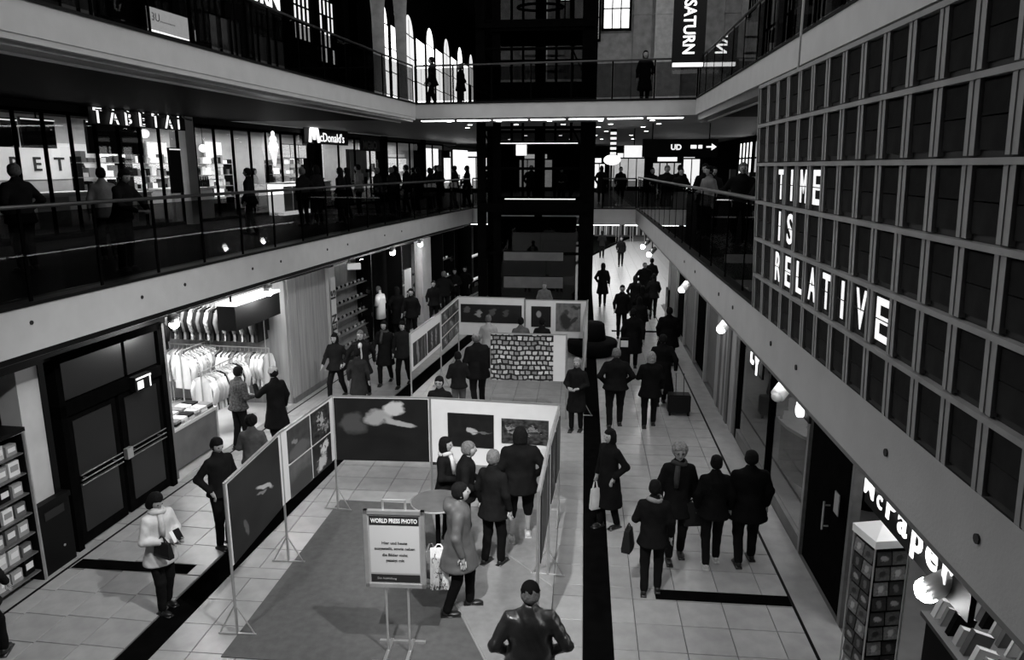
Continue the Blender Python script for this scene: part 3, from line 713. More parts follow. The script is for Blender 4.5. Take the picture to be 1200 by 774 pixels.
counter(20.7, -7.2, 1.0, .6, 1.0, 'short pale counter just left of the white pillar')
counter(23.3, -7.3, 2.2, .7, 1.05, 'pale counter with bottles right of the white pillar')
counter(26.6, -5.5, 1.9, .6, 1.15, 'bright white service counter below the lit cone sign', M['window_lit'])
counter(31.5, -7.4, 3.2, .7, 1.1, 'fast food counter under the lit menu boards')
for y, off, wd, z, lab in ((21.2, -8.6, 1.8, 3.95, 'goods shelf behind the short counter of the far left shop'), (24.6, -9.3, 2.6, 3.95, 'goods shelf behind the bottles in the counter shop'), (27.6, -9.2, 2.2, 3.95, 'goods shelf behind the service counter'), (32.5, -8.9, 3.0, 3.95, 'kitchen shelf behind the fast food counter')):
    t = thing('goods_shelf', lab, 'shelf', LT(y, off, z)); m = MB(); m.bx(-wd / 2, wd / 2, .0, .35, 0, .3); m.bx(-wd / 2, -wd / 2 + .04, 0, .35, 0, 2.0); m.bx(wd / 2 - .04, wd / 2, 0, .35, 0, 2.0); m.build('shelf_body', M['dark'], t)
    for r in range(4):
        m = MB(); m.bx(-wd / 2, wd / 2, 0, .35, .55 + r * .42, .58 + r * .42); m.build('shelf_board', M['alu'], t)
        xq = -wd / 2 + .08
        while xq < wd / 2 - .2:
            wq = rnd.uniform(.08, .26); hq = rnd.uniform(.12, .34); m = MB(); m.bx(xq, xq + wq, .05, .28, .58 + r * .42, .58 + r * .42 + hq); m.build('goods', [M['dark'], M['white'], M['greypaper'], M['midwall'], M['signdim']][rnd.randint(0, 4)], t); xq += wq + rnd.uniform(.02, .12)
for k in range(9):
    t = thing('bottle', 'dark bottle in the row on the counter right of the white pillar', 'bottle', LT(24.05 + .13 * (k - 4) - .0, -7.55, 5.0), 'bottles on the counter')
    m = MB(); m.lathe([(.04, 0), (.045, .02), (.045, .2), (.018, .26), (.018, .34)], n=10); m.build('bottle_body', M['dark'], t, True)
    m = MB(); m.lathe([(.02, .34), (.02, .37)], n=8); m.build('cap', M['alu'], t)
for i, (y, off, z, wd, hh, lab) in enumerate(((22.9, -9.8, 5.0, .9, 1.7, 'lit menu board farthest left in the counter shop'), (24.0, -9.8, 5.0, .9, 1.7, 'lit menu board second from the left in the counter shop'), (25.3, -9.8, 5.1, 1.0, 1.4, 'lit menu board behind the lone standing man'),
        (28.2, -9.6, 5.2, 1.0, 1.4, 'lit menu board right of the cone sign'))):
    t = thing('menu_board', lab, 'menu board', LT(y, off, z))
    m = MB(); m.bx(-wd / 2 - .04, wd / 2 + .04, 0, .06, -.04, hh + .04); m.build('frame', M['alu'], t)
    m = MB(); m.bx(-wd / 2, wd / 2, -.02, 0, 0, hh); m.build('lit_face', M['screen'], t)
for k in range(4):
    t = thing('menu_board', ['first', 'second', 'third', 'fourth'][k] + ' from the left of four lit menu boxes before the M sign', 'menu board', LT(27.9 + k * .62, -6.5, 6.25))
    m = MB(); m.bx(-.3, .3, .02, .1, -.27, .27); m.build('box', M['dark'], t)
    m = MB(); m.bx(-.27, .27, 0, .02, -.24, .24); m.build('lit_face', M['screen'], t)
t = thing('menu_board', 'large white lit menu board below the M sign', 'menu board', LT(31.0, -6.9, 5.2))
m = MB(); m.bx(-.62, .62, .02, .1, -.05, 1.5); m.build('box', M['dark'], t)
m = MB(); m.bx(-.58, .58, 0, .02, 0, 1.45); m.build('lit_face', M['screen'], t)
t = thing('cone_sign', 'lit ice cream cone shaped sign hanging over the service counter', 'sign', LT(26.4, -6.15, 6.25))
m = MB(); m.lathe([(.06, -.55), (.2, -.05), (.24, 0)], n=12, sy=.5); m.build('cone', M['signdim'], t, True)
m = MB(); m.ball((0, 0, .12), .26, 12, 8, (1, .5, .8)); m.ball((0, 0, .38), .19, 12, 8, (1, .5, .8)); m.ball((0, 0, .58), .1, 10, 6, (1, .5, 1)); m.build('scoop', M['sign'], t, True)
m = MB(); m.tube([(0, 0, .66), (0, 0, .86)], .012, 5); m.build('hanger', M['steel'], t)
t = thing('shop_sign', 'lit M and white letters McDonald\'s over the fast food counter', 'sign', LT(28.9, -6.05, 6.62))
m = MB(); m.tube([(0, 0, 0), (.1, 0, .48), (.2, 0, .62), (.3, 0, .48), (.36, 0, .1)], .06, 8); m.tube([(.36, 0, .1), (.42, 0, .48), (.52, 0, .62), (.62, 0, .48), (.72, 0, 0)], .06, 8); m.build('arched_letter', M['sign'], t, True)
text('lettering', "cDonald's", .5, M['sign'], t, (.85, .02, .05), .004, .002, 1.1)
m = MB(); m.bx(-.2, 3.6, .12, .16, -.05, .62); m.build('backing', M['dark'], t)
m = MB(); m.tube([(.0, -.3, .75), (1.6, -.35, .72), (3.2, -.2, .55)], [.03, .09, .02], 8); m.build('canopy_rim', M['midwall'], t, True)
for i, (y, z, lab) in enumerate(((22.6, 6.2, 'round white lamp nearest the pillar in the counter shop'), (23.6, 6.25, 'larger round lamp in the counter shop'), (20.9, 6.6, 'round lamp at the right end of the far left shop'), (35, 6.3, 'round lamp farthest along the left balcony shops'))):
    t = thing('globe_lamp', lab, 'lamp', LT(y, -7.0, z))
    m = MB(); m.ball((0, 0, 0), .13, 12, 8); m.build('globe', M['sign'], t, True)
    m = MB(); m.tube([(0, 0, .12), (0, 0, 7.1 - z)], .01, 5); m.build('cord', M['steel'], t)
labs = ['pale poster wall under the black sign beyond the M sign', 'wide lit shelf display beyond the pale poster wall', 'crowded bright goods display near the far dark column', 'bright white display window past the far dark column', 'last bright display window before the lift']
for i, (y, wd, z0, hh, m_) in enumerate(((34.2, 1.7, 4.9, 1.5, M['wallpanel']), (36.0, 2.4, 5.2, 1.2, M['screen']), (38.5, 2.2, 5.0, 1.1, M['screen']), (43.0, 2.0, 4.5, 2.2, M['window_lit']), (47.5, 2.4, 4.5, 2.2, M['window_lit']))):
    t = thing('display_window', labs[i], 'display', LT(y, -6.55, z0))
    m = MB(); m.bx(-wd / 2 - .05, wd / 2 + .05, .05, .2, -.05, hh + .05); m.build('case', M['dark'], t)
    m = MB(); m.bx(-wd / 2, wd / 2, .02, .05, 0, hh); m.build('lit_back', m_, t)
    for k in range(8):
        m = MB(); wq = rnd.uniform(.08, .2); xq = -wd / 2 + wd * (k + .5) / 8; m.bx(xq - wq / 2, xq + wq / 2, -.1, .02, hh * .1 * (k % 3), hh * .1 * (k % 3) + rnd.uniform(.15, .4)); m.build('goods', [M['dark'], M['white'], M['greypaper']][k % 3], t)
t = thing('shop_sign', 'black sign band with white letters past the M sign', 'sign', LT(33.6, -6.1, 6.45))
m = MB(); m.bx(0, 2.0, .05, .12, -.05, .5); m.build('backing', M['dark'], t)
text('lettering', 'MGBO', .5, M['midwall'], t, (.15, .03, .03), .02, .01, 1.0)

# ================================================================ RIGHT AND FAR SHOPS, MIDDLE FLOOR
mb = MB(); mb.bx(8.2, 8.4, 3, 60, 3.95, 7.12); struct('wall_shop_right', mb, M['darkwall'])
for k in range(7):
    y = 17.5 + k * 3.6
    t = thing('display_window', 'bright shop window %s on the right side of the middle floor' % ['nearest the letter board', 'second beyond the letter board', 'third beyond the letter board', 'fourth beyond the letter board', 'fifth beyond the letter board', 'sixth beyond the letter board', 'farthest'][k], 'display', RM(8.1, y, 3.95))
    m = MB(); m.bx(-1.6, 1.6, .02, .08, .3, 2.9); m.build('lit_back', [M['window_lit'], wm_, wd_][k % 3], t)
    m = MB()
    for x in (-1.6, -.8, 0, .8, 1.6): m.bx(x - .03, x + .03, -.06, .02, .1, 2.95)
    m.bx(-1.63, 1.63, -.06, .02, 2.1, 2.18); m.build('frame', M['steel'], t)
    for q in range(6):
        xq = -1.4 + q * .55; m = MB(); m.bx(xq, xq + .3, -.5, -.2, 0, rnd.uniform(.7, 1.7)); m.build('goods', [M['dark'], M['greypaper']][q % 2], t)
t = thing('direction_sign', 'long black hanging sign with white symbols and an arrow beyond the balcony', 'sign', (3.4, 27.5, 6.3))
m = MB(); m.bx(-1.35, 1.3, -.06, .06, -.3, .33); m.build('panel', M['dark'], t)
text('lettering', 'UD', .26, M['signdim'], t, (-.35, -.07, -.04), .005, .01, 1)
m = MB(); m.bx(.35, .55, -.08, -.06, 0, .12); m.bx(.62, .75, -.08, -.06, 0, .12); m.bx(.9, 1.1, -.08, -.06, .03, .08); m.add([(1.08, -.07, -.06), (1.25, -.07, .055), (1.08, -.07, .17)], [(0, 1, 2)]); m.build('arrow', M['sign'], t)
m = MB(); m.tube([(-1, 0, .33), (-1, 0, .89)], .02, 6); m.tube([(1, 0, .33), (1, 0, .89)], .02, 6); m.build('hanger', M['steel'], t)
t = thing('light_box', 'bright rectangular light box left of the black direction sign', 'sign', (1.95, 30.4, 6.25))
m = MB(); m.bx(-.42, .42, -.05, .05, -.25, .27); m.build('case', M['dark'], t); m = MB(); m.bx(-.39, .39, -.06, -.05, -.22, .24); m.build('lit_face', M['signdim'], t)
m = MB(); m.tube([(0, 0, .27), (0, 0, .9)], .02, 6); m.build('hanger', M['steel'], t)
t = thing('round_sign', 'round lit sign on a double pole right of the lift', 'sign', (1.15, 32, 3.95))
m = MB(); m.lathe([(.05, -.03), (.36, -.03), (.36, .03), (.05, .03)], n=20, sx=1, sy=1); o = m.build('disc', M['sign'], t); o.location = (0, 0, 2.0); o.rotation_euler = (R(90), 0, 0); o.scale = (1, .6, 1)
m = MB(); m.tube([(-.08, .06, 0), (-.08, .06, 2)], .025, 6); m.tube([(.08, .06, 0), (.08, .06, 2)], .025, 6); m.build('pole', M['lightmetal'], t)
for k in range(5):
    t = thing('lantern', ['topmost', 'second', 'third', 'fourth', 'lowest'][k] + ' of five small lights hanging in a column right of the lift', 'lamp', (1.15, 31.2, 7.0 - k * .2), 'column of small lights')
    m = MB(); m.bx(-.12, .12, -.03, .03, -.05, .05); m.build('lit_face', M['signdim'], t)
    m = MB(); m.bx(-.13, .13, .03, .05, -.06, .12 if k else .3); m.build('clip', M['steel'], t)
for i, (x, y, wd, hh) in enumerate(((-8, 50, 3, 2.3), (-3.5, 54, 2.4, 2.2), (.6, 52, 1.6, 1.9), (3.2, 56, 2.4, 2.3), (6.4, 50, 2.2, 2.2), (4.3, 40, 1.5, 1.9))):
    t = thing('far_shop', 'distant bright shop window %s on the far middle floor' % ['at far left', 'left', 'in line with', 'right', 'farthest right', 'nearest on the right'][i], 'shopfront', (x, y, 3.95))
    m = MB(); m.bx(-wd / 2 - .1, wd / 2 + .1, .1, .3, 0, hh + .5); m.build('surround', M['darkwall'], t)
    m = MB(); m.bx(-wd / 2, wd / 2, .04, .1, .3, hh); m.build('lit_back', [wm_, wd_][i % 2], t)
    m = MB()
    for q in range(5): m.bx(-wd / 2 + wd * q / 4 - .03, -wd / 2 + wd * q / 4 + .03, -.02, .04, 0, hh)
    m.build('mullion', M['steel'], t)
    m = MB(); m.bx(-wd / 3, wd / 3, -.02, .05, hh + .1, hh + .4); m.build('lit_sign', M['signdim'], t)

# ================================================================ LEFT SHOPS, GROUND
WO = -.8
mb = MB(); lband(mb, 3, 9.3, WO - 2.6, WO - 2.5, 0, 3.42, 6); struct('wall_kiosk_back', mb, M['palewall'])
mb = MB(); lband(mb, 9.2, 11.9, WO - .25, WO - .12, 0, 3.42, 3); struct('wall_left_ground', mb, M['darkwall'])
mb = MB(); lband(mb, 8.75, 9.12, WO - .3, WO, 0, 3.0, 1); struct('trim_8', mb, M['palewall'])
mb = MB(); lband(mb, 9.12, 9.22, WO - .3, WO + .02, 0, 3.42, 1); struct('trim_9', mb, M['darktrim'])
mb = MB(); lband(mb, 3, 12, WO - .2, WO + .02, 2.98, 3.42, 8); struct('trim_10', mb, M['darktrim'])
mb = MB(); lband(mb, 12, 27, WO - .2, WO + .0, 3.06, 3.42, 12); struct('trim_11', mb, M['darktrim'])
mb = MB(); lband(mb, 5.5, 8.75, WO - 1.1, WO - 1.0, 1.9, 3.0, 2); struct('trim_12', mb, M['wallpanel'])
# dark double door
door = sempty('door_1', LM(9.45, WO))
DW = 2.3
m = MB(); m.bx(-.08, .03, -.06, .12, 0, 3.0); m.bx(DW - .03, DW + .1, -.06, .12, 0, 3.0); m.bx(-.08, DW + .1, -.06, .12, 2.1, 2.28); m.bx(-.08, DW + .1, -.06, .12, 2.9, 3.02); m.build('door_frame', M['steel'], door)
dpan = mat('door_glass_dark', .008, .35, var=.1, scale=1)
for k in range(2):
    x0, x1 = .05 + k * DW / 2, DW / 2 - .03 + k * DW / 2
    lf = MB(); lf.bx(x0, x1, .0, .06, .02, 2.08); lfo = lf.build('door_leaf', M['darkwall'], door)
    m = MB(); m.bx(x0 + .12, x1 - .12, -.012, .0, 1.12, 1.98); m.bx(x0 + .12, x1 - .12, -.012, .0, .2, .98); m.build('door_pane', dpan, lfo)
    m = MB()
    for z in (.98, 1.06, 1.14): m.tube([(x0 + .08, -.07, z), (x1 - .06, -.07, z)], .011, 6)
    m.tube([(x0 + .2, 0, 1.06), (x0 + .2, -.07, 1.06)], .012, 6); m.tube([(x1 - .2, 0, 1.06), (x1 - .2, -.07, 1.06)], .012, 6); m.build('push_bar', M['trim'], lfo)
m = MB(); m.bx(.05, DW - .9, .0, .05, 2.32, 2.88); m.bx(DW - .82, DW - .05, 0, .05, 2.32, 2.88); m.build('transom_pane', dpan, door)
m = MB(); m.bx(DW / 2 + .0, DW / 2 + .14, -.09, -.02, .98, 1.16); m.build('door_lock', M['alu'], door)
t = thing('exit_sign', 'small boxed sign over the dark double door', 'sign', LM(11.1, WO + .1, 2.05))
m = MB(); m.bx(-.22, .2, -.05, .05, -.01, .24); m.build('case', M['dark'], t)
m = MB(); m.bx(-.17, -.03, -.06, -.05, .02, .15); m.build('symbol', M['signdim'], t); m = MB(); m.bx(-.2, .18, -.06, -.05, .19, .215); m.bx(.14, .16, -.06, -.05, 0, .2); m.build('lit_edge', M['signdim'], t)
# goods rack and bin at the kiosk, far left
t = thing('goods_rack', 'tall rack of packets and magazines standing at the left edge', 'rack', LM(8.05, WO + .12))
m = MB(); m.bx(-.55, .55, .3, .36, 0, 2.2); m.bx(-.58, -.55, 0, .36, 0, 2.2); m.bx(.55, .58, 0, .36, 0, 2.2); m.bx(-.58, .58, -.02, .36, 2.2, 2.26); m.build('rack_body', M['dark'], t)
m = MB(); m.tube([(-.58, 0, 0), (-.58, 0, 2.2), (.56, 0, 2.2), (.58, 0, 0)], .025, 6); m.build('rack_frame', M['alu'], t)
for k in range(7):
    z = .15 + k * .29; m = MB(); m.bx(-.54, .54, .02, .3, z, z + .02); m.build('shelf', M['trim'], t)
pk = None
for k in range(7):
    for q in range(5):
        z = .17 + k * .29; m_ = [M['white'], M['greypaper'], M['midwall'], M['dark'], M['palewall']][(k * 3 + q * 2 + (k * q) % 3) % 5]
        g = thing('packet', 'packet on the %s shelf from the floor of the tall rack' % ('first', 'second', 'third', 'fourth', 'fifth', 'sixth', 'seventh')[k], 'packet', LM(8.05, WO + .12) @ Matrix.Translation((-.42 + q * .21, .13, z)), 'packets on shelf %d of the tall rack' % (k + 1))
        hh = rnd.uniform(.14, .23); m = MB(); m.box((0, 0, hh / 2), (.17, .1, hh), rz=rnd.uniform(-.1, .1)); m.build('wrapper', m_, g)
        m = MB(); m.box((0, -.055, hh * .55), (.12, .006, hh * .4)); m.build('print', M['greypaper'] if m_ is M['white'] else M['white'], g)
t = thing('waste_bin', 'black rectangular bin beside the tall rack of packets', 'bin', LM(8.95, WO + .1))
m = MB(); m.bx(-.3, .3, 0, .42, 0, .98); m.build('bin_body', M['dark'], t); m = MB(); m.bx(-.32, .32, -.02, .44, .98, 1.06); m.build('lid', M['dark'], t); m = MB(); m.bx(-.18, .18, -.01, 0, .8, .92); m.build('slot', M['ink'], t)
m = MB(); m.tube([(.1, -.005, .3), (.1, -.012, .3)], .02, 8); m.build('round_badge', M['alu'], t)

# clothing shop
shop = sempty('wall_clothing_shop')
mb = MB(); lband(mb, 11.85, 16.5, WO - 4.2, WO - 4.1, 0, 3.42, 4); mb.build('back_wall', M['palewall'], shop)
m = MB(); m.bx(-.05, .08, .02, 4.2, 0, 3.42); o = m.build('side_wall', M['wallpanel'], shop); o.matrix_local = LM(16.5, WO)
m = MB(); m.bx(-.08, .05, .02, 4.2, 0, 3.42); o = m.build('side_wall', M['midwall'], shop); o.matrix_local = LM(11.95, WO)
mb = MB(); lband(mb, 11.9, 16.45, WO - 4.1, WO + .02, .0, .03, 4); mb.build('shop_floor', M['palewall'], shop)
wall_lights(12.3, 16.2, WO - 1.9, 3.3, 130, 2, 2.6)
def garment(mx, label, grp, m_, L=.75, wd=.42, th=.07, sleeves=True):
    t = thing('shirt', label, 'clothes', mx, grp)
    m = MB(); n = 7; vs = []
    prof = [(0, .07), (-.04, .2), (-.1, wd / 2), (-.25, wd / 2 - .02), (-L * .7, wd / 2), (-L, wd / 2 + .02)]
    fs = []
    for s in (-1, 1):
        for (z, w_) in prof: vs += [(-w_, s * th / 2 * (.6 if z == 0 else 1), z), (-w_ * .33, s * th * .75, z), (w_ * .33, s * th * .6, z), (w_, s * th / 2 * (.6 if z == 0 else 1), z)]
    for s in range(2):
        for i in range(len(prof) - 1):
            for k in range(3):
                a = s * 24 + i * 4 + k; f = (a, a + 1, a + 5, a + 4); fs.append(f if s else tuple(reversed(f)))
    for i in range(len(prof) - 1):
        fs.append((i * 4, i * 4 + 4, 28 + i * 4, 24 + i * 4)); fs.append((i * 4 + 3, 27 + i * 4, 31 + i * 4, i * 4 + 7))
    m.add(vs, fs); m.build('shirt_body', m_, t, True)
    if sleeves:
        for s in (-1, 1):
            k = MB(); k.tube([(s * wd * .45, 0, -.1), (s * (wd * .5 + .06), 0, -.3), (s * (wd * .5 + .03), .02, -.55)], [.06, .055, .045], 7); k.build('sleeve', m_, t, True)
    k = MB(); k.tube([(-.06, 0, .0), (0, 0, .05), (.06, 0, .0)], .008, 5); k.tube([(0, 0, .05), (0, 0, .12)], .006, 5); k.build('hanger', M['alu'], t)
    return t
cw = [mat('white_cotton', .8, .9, bump=.4, bscale=10), mat('pale_cotton', .55, .9, bump=.4, bscale=10), cloth(.02), cloth(.2), mat('checked_cotton', .45, .9, var=.8, scale=18)]
protos = [garment(LM(14, WO - 1.2, 1.5), 'shirt hanging on a rail in the clothing shop', 'shirts on the shop rails', c) for c in cw]
used = set()
CN = ('white', 'pale', 'black', 'grey', 'checked')
def put_shirt(mx, i, where='the shop rail'):
    lab = '%s shirt hanging on %s' % (CN[i], where)
    if i not in used: used.add(i); protos[i].matrix_world = mx; o = protos[i]
    else: o = dup(protos[i], mx)
    o['label'] = lab; o['group'] = CN[i] + ' shirts on ' + where
    return o
def rail(y, off, L, h, label, mix, rot=0, where=''):
    mx = LM(y, off) @ Matrix.Rotation(R(rot), 4, 'Z')
    t = thing('clothes_rail', label, 'clothes rail', mx)
    m = MB(); m.tube([(-L / 2, 0, h), (L / 2, 0, h)], .015, 6); m.build('rail_bar', M['alu'], t)
    for s in (-1, 1):
        m = MB(); m.tube([(s * L / 2, 0, .0), (s * L / 2, 0, h)], .016, 6); m.tube([(s * L / 2, -.25, .03), (s * L / 2, .25, .03)], .016, 6); m.build('rail_leg', M['alu'], t)
    n = int(L / .11)
    for k in range(n):
        put_shirt(mx @ Matrix.Translation((-L / 2 + .08 + k * (L - .12) / n, 0, h - .13)) @ Matrix.Rotation(R(82 + rnd.uniform(-8, 8)), 4, 'Z'), mix[k % len(mix)], where)
rail(12.9, WO - 1.35, 1.5, 1.55, 'clothes rail of white shirts at the left end of the shop', (0, 1, 0, 4), where='the left front rail of the shop')
rail(14.9, WO - .75, 1.6, 1.45, 'long rail of white shirts behind the man in the pale cap', (0, 0, 1, 0, 0, 2), where='the long front rail')
rail(15.8, WO - 1.9, 1.2, 1.6, 'clothes rail of pale coats near the right shop wall', (0, 1, 4), where='the rail near the right shop wall')
rail(12.9, WO - 3.7, 1.6, 2.6, 'high clothes rail on the back wall at the left', (0, 4, 1), where='the high left back wall rail')
rail(14.7, WO - 3.6, 1.8, 2.5, 'high rail of mixed clothes on the back shop wall at right', (4, 2, 3, 1), where='the high right back wall rail')
rail(15.9, WO - 3.0, .9, 2.3, 'short high clothes rail of dark clothes by the right wall', (2, 3, 2), where='the short high rail')
rail(16.25, WO - 1.7, 2.6, 2.55, 'high rail of dark clothes along the right shop wall', (2, 3, 2, 4), 90, 'the high side wall rail')
rail(16.2, WO - 1.6, 2.6, 1.5, 'low rail of pale clothes along the right shop wall', (0, 1, 0, 3), 90, 'the low side wall rail')
t = thing('round_clothes_rack', 'round clothes rack with a white ring in the clothing shop', 'clothes rail', LM(13.6, WO - 2.4))
m = MB(); m.tube([(.5 * math.cos(k * math.pi / 10), .5 * math.sin(k * math.pi / 10), 1.9) for k in range(21)], .03, 6); m.build('ring', M['white'], t)
m = MB(); m.tube([(.3 * math.cos(k * math.pi / 10), .3 * math.sin(k * math.pi / 10), 2.0) for k in range(21)], .02, 6); m.build('inner_ring', M['white'], t)
m = MB(); m.tube([(0, 0, 0), (0, 0, 2.0)], .025, 6); m.tube([(-.5, 0, 1.9), (.5, 0, 1.9)], .012, 6); m.tube([(0, -.5, 1.9), (0, .5, 1.9)], .012, 6); m.build('stand', M['alu'], t)
for k in range(16):
    a = k * 22.5; put_shirt(LM(13.6, WO - 2.4) @ Matrix.Rotation(R(a), 4, 'Z') @ Matrix.Translation((.5, 0, 1.76)), (2, 3, 2, 4)[k % 4], 'the round rack')
t = thing('display_table', 'table piled with folded clothes at the front of the shop', 'table', LM(12.85, WO - .5))
m = MB(); m.bx(-.8, .8, -.35, .35, .84, .9); m.build('tabletop', M['palewall'], t); m = MB(); m.bx(-.78, .78, -.33, .33, 0.1, .84); m.build('table_body', M['midwall'], t)
for s in (-1, 1):
    for q in (-1, 1): m = MB(); m.bx(s * .77 - .03, s * .77 + .03, q * .31 - .03, q * .31 + .03, 0, .84); m.build('leg', M['alu'], t)
for k in range(14):
    mx = LM(12.85, WO - .5) @ T(-.65 + (k % 7) * .215, -.17 + (k // 7) * .33, .9, rnd.uniform(-12, 12))
    g = thing('folded_shirt', 'folded shirts, %s from the left in the %s row of the shop table' % (('first', 'second', 'third', 'fourth', 'fifth', 'sixth', 'seventh')[k % 7], ('front', 'back')[k // 7]), 'clothes', mx, 'folded clothes on the display table')
    for q in range(2): m = MB(); m.box((rnd.uniform(-.01, .01), 0, .03 + q * .05), (.18, .26, .045)); m.build('fold', cw[(k * 2 + q) % 5], g)
t = thing('shop_header', 'black hanging header box over the clothing shop entrance', 'screen', LM(14.75, WO + .02) @ Matrix.Translation((0, -.25, 2.42)))
m = MB(); m.bx(-.9, .95, 0, .4, 0, .5); m.build('header_body', M['dark'], t); m = MB(); m.bx(-.9, .95, -.02, .42, .5, .56); m.build('lit_top', M['signdim'], t)
m = MB(); m.tube([(-.7, .2, .56), (-.7, .2, .9)], .02, 6); m.tube([(.8, .2, .56), (.8, .2, .9)], .02, 6); m.build('hanger', M['steel'], t)
# pale wall panels and the vertical shop name
t = sempty('wall_panel_run', LM(16.55, WO))
for k in range(5):
    m = MB(); m.bx(k * .42 + .01, k * .42 + .41, -.02, .1, .02, 3.05); m.build('panel', M['wallpanel'], t)
m = MB(); m.bx(0, 2.1, -.05, .1, 0, .14); m.build('plinth', M['trim'], t)
m = MB(); m.bx(2.12, 2.5, -.1, .1, 0, 3.05); m.build('end_pillar', M['palewall'], t)
t = thing('vertical_sign', 'dark vertical lettering on the pale pillar beside the clothing shop', 'sign', LM(18.65, WO + .16))
text('lettering', 'EVEN', .36, M['ink'], t, (.2, 0, .95), .006, .01, 1.0, rot=(0, R(-90), 0)); text('lettering', 'IS', .36, M['ink'], t, (.2, 0, 2.2), .006, .01, 1.0, rot=(0, R(-90), 0))
m = MB(); m.bx(-.03, .25, .005, .02, .85, 2.8); m.build('backing', M['palewall'], t)
def sdisplay(y, wd, label, mback, rows, m_list, off=WO):
    t = thing('display_window', label, 'display', LM(y, off))
    m = MB(); m.bx(-wd / 2, wd / 2, .5, .55, 0.3, 2.95); m.build('lit_back', mback, t)
    m = MB(); m.bx(-wd / 2 - .04, -wd / 2, 0, .55, 0, 3.05); m.bx(wd / 2, wd / 2 + .04, 0, .55, 0, 3.05); m.bx(-wd / 2, wd / 2, 0, .55, .0, .3); m.build('case', M['dark'], t)
    m = MB(); m.bx(-wd / 2, wd / 2, 0, .01, .3, 3.0); m.build('glass_pane', M['shopglass'], t)
    for r in range(rows):
        z = .5 + r * 2.2 / rows; m = MB(); m.bx(-wd / 2 + .02, wd / 2 - .02, .15, .5, z - .02, z); m.build('shelf', M['alu'], t)
        for q in range(int(wd / .14)):
            g = MB(); g.ball((-wd / 2 + .1 + q * .14, .25, z + .05), .05, 8, 5, (1, .7, .9)); g.build('goods', m_list[(q + r) % len(m_list)], t)
    return t
sdisplay(20.5, 2.6, 'glass display window with rows of small goods past the pale pillar', M['wallpanel'], 5, [M['dark'], M['white'], M['dark'], M['alu']])
t = sempty('wall_ground_far_left'); mb = MB(); lband(mb, 22, 62, WO - .8, WO - .7, 0, 3.42, 20); mb.build('wall_face', M['darkwall'], t)
mq = LM(22.9, WO - .2)
t = thing('mannequin', 'headless display torso in a white polo shirt by the far left shops', 'mannequin', mq)
m = MB(); m.lathe([(.18, 1.0), (.2, 1.2), (.21, 1.45), (.16, 1.62), (.06, 1.68), (.05, 1.76)], n=14, sy=.6); m.build('torso', M['palewall'], t, True)
m = MB(); m.lathe([(.24, .85), (.225, 1.1), (.23, 1.45), (.19, 1.62), (.08, 1.66)], n=14, sy=.62); m.tube([(-.2, 0, 1.58), (-.33, 0, 1.3)], [.08, .07], 8); m.tube([(.2, 0, 1.58), (.33, 0, 1.3)], [.08, .07], 8); m.build('polo_shirt', cw[0], t, True)
m = MB(); m.tube([(0, 0, 0), (0, 0, 1.0)], .03, 8); m.lathe([(.22, 0), (.22, .03)], n=14); m.build('stand', M['steel'], t)
sdisplay(25.0, 1.2, 'tall bright poster window with vertical lettering at the far left', M['window_lit'], 2, [M['dark']])
t = thing('vertical_sign', 'vertical dark letters over the bright poster window', 'sign', LM(24.7, WO + .05, 0)); text('lettering', 'SSI', .5, M['ink'], t, (.3, 0, .9), .006, .01, 1.0, rot=(0, R(-90), 0))
m = MB(); m.bx(-.2, .45, .01, .02, .8, 2.2); m.build('backing', M['palewall'], t)
t = sempty('pillar', LM(26.6, WO)); m = MB(); m.bx(-.45, .5, -.1, .5, 0, 3.1); m.build('pillar_shaft', M['palewall'], t)
sdisplay(29.5, 1.4, 'dark framed shop window with glowing shapes beyond the pale pillar', M['darkwall'], 3, [M['signdim'], M['white'], M['dark']])
sdisplay(33.5, 1.8, 'far shop window with a bright crown-shaped display', M['midwall'], 2, [M['signdim']])
# lamps under the left balcony edge
for i, (y, lab, pw) in enumerate(((11.7, 'dazzling round spotlight nearest the dark door under the left balcony', 55), (15.0, 'dazzling round spotlight over the clothing shop', 55), (22.6, 'dazzling spotlight above the white polo shirt', 45), (25.2, 'dazzling spotlight farthest along the left balcony', 45))):
    t = thing('spotlight', lab, 'lamp', LM(y, -.42, 3.02))
    m = MB(); m.ball((0, 0, 0), .085, 12, 8); m.build('bulb', M['bulb'], t, True)
    m = MB(); m.lathe([(.1, .03), (.09, .16), (.03, .2), (.02, .32)], n=12); m.build('housing', M['trim'], t, True)
    point('spotlight_glow', tuple((LM(y, -.1, 2.85)).translation), pw, .09)
t = thing('camera_box', 'small white box hanging from the left balcony edge', 'camera', LM(18.6, -.1, 3.12))
m = MB(); m.box((0, -.12, 0), (.16, .34, .15), rz=.5); m.build('housing', M['white'], t); m = MB(); m.tube([(0, 0, .05), (0, 0, .24)], .02, 6); m.build('bracket', M['trim'], t)

# ================================================================ RIGHT SHOPS, GROUND
RX = 3.35
mb = MB(); mb.bx(7.2, 7.4, 3, 31, 0, 3.46); struct('wall_right_ground', mb, M['darkwall'])
mb = MB(); mb.bx(3.4, 7.2, 3, 31, -.011, .01); struct('floor_right_shop', mb, M['midwall'])
sf = thing('shopfront_glazing', 'dark framed glass shopfront along the right walkway', 'shopfront', RM(RX, 0, 0))
for y in (8.6, 10.4, 12.6, 15.2, 17.0):
    m = MB(); m.bx(-y - .045, -y + .045, -.05, .06, 0, 3.46); m.build('mullion', M['trim'] if y in (10.4, 8.6) else M['steel'], sf)
for a, c in ((10.4, 12.6), (12.6, 15.2)):
    m = MB(); m.bx(-c + .05, -a - .05, 0, .012, .25, 3.1); m.build('glass_pane', M['shopglass'], sf)
    m = MB(); m.bx(-c, -a, -.04, .05, 0, .22); m.build('plinth', M['midwall'], sf)
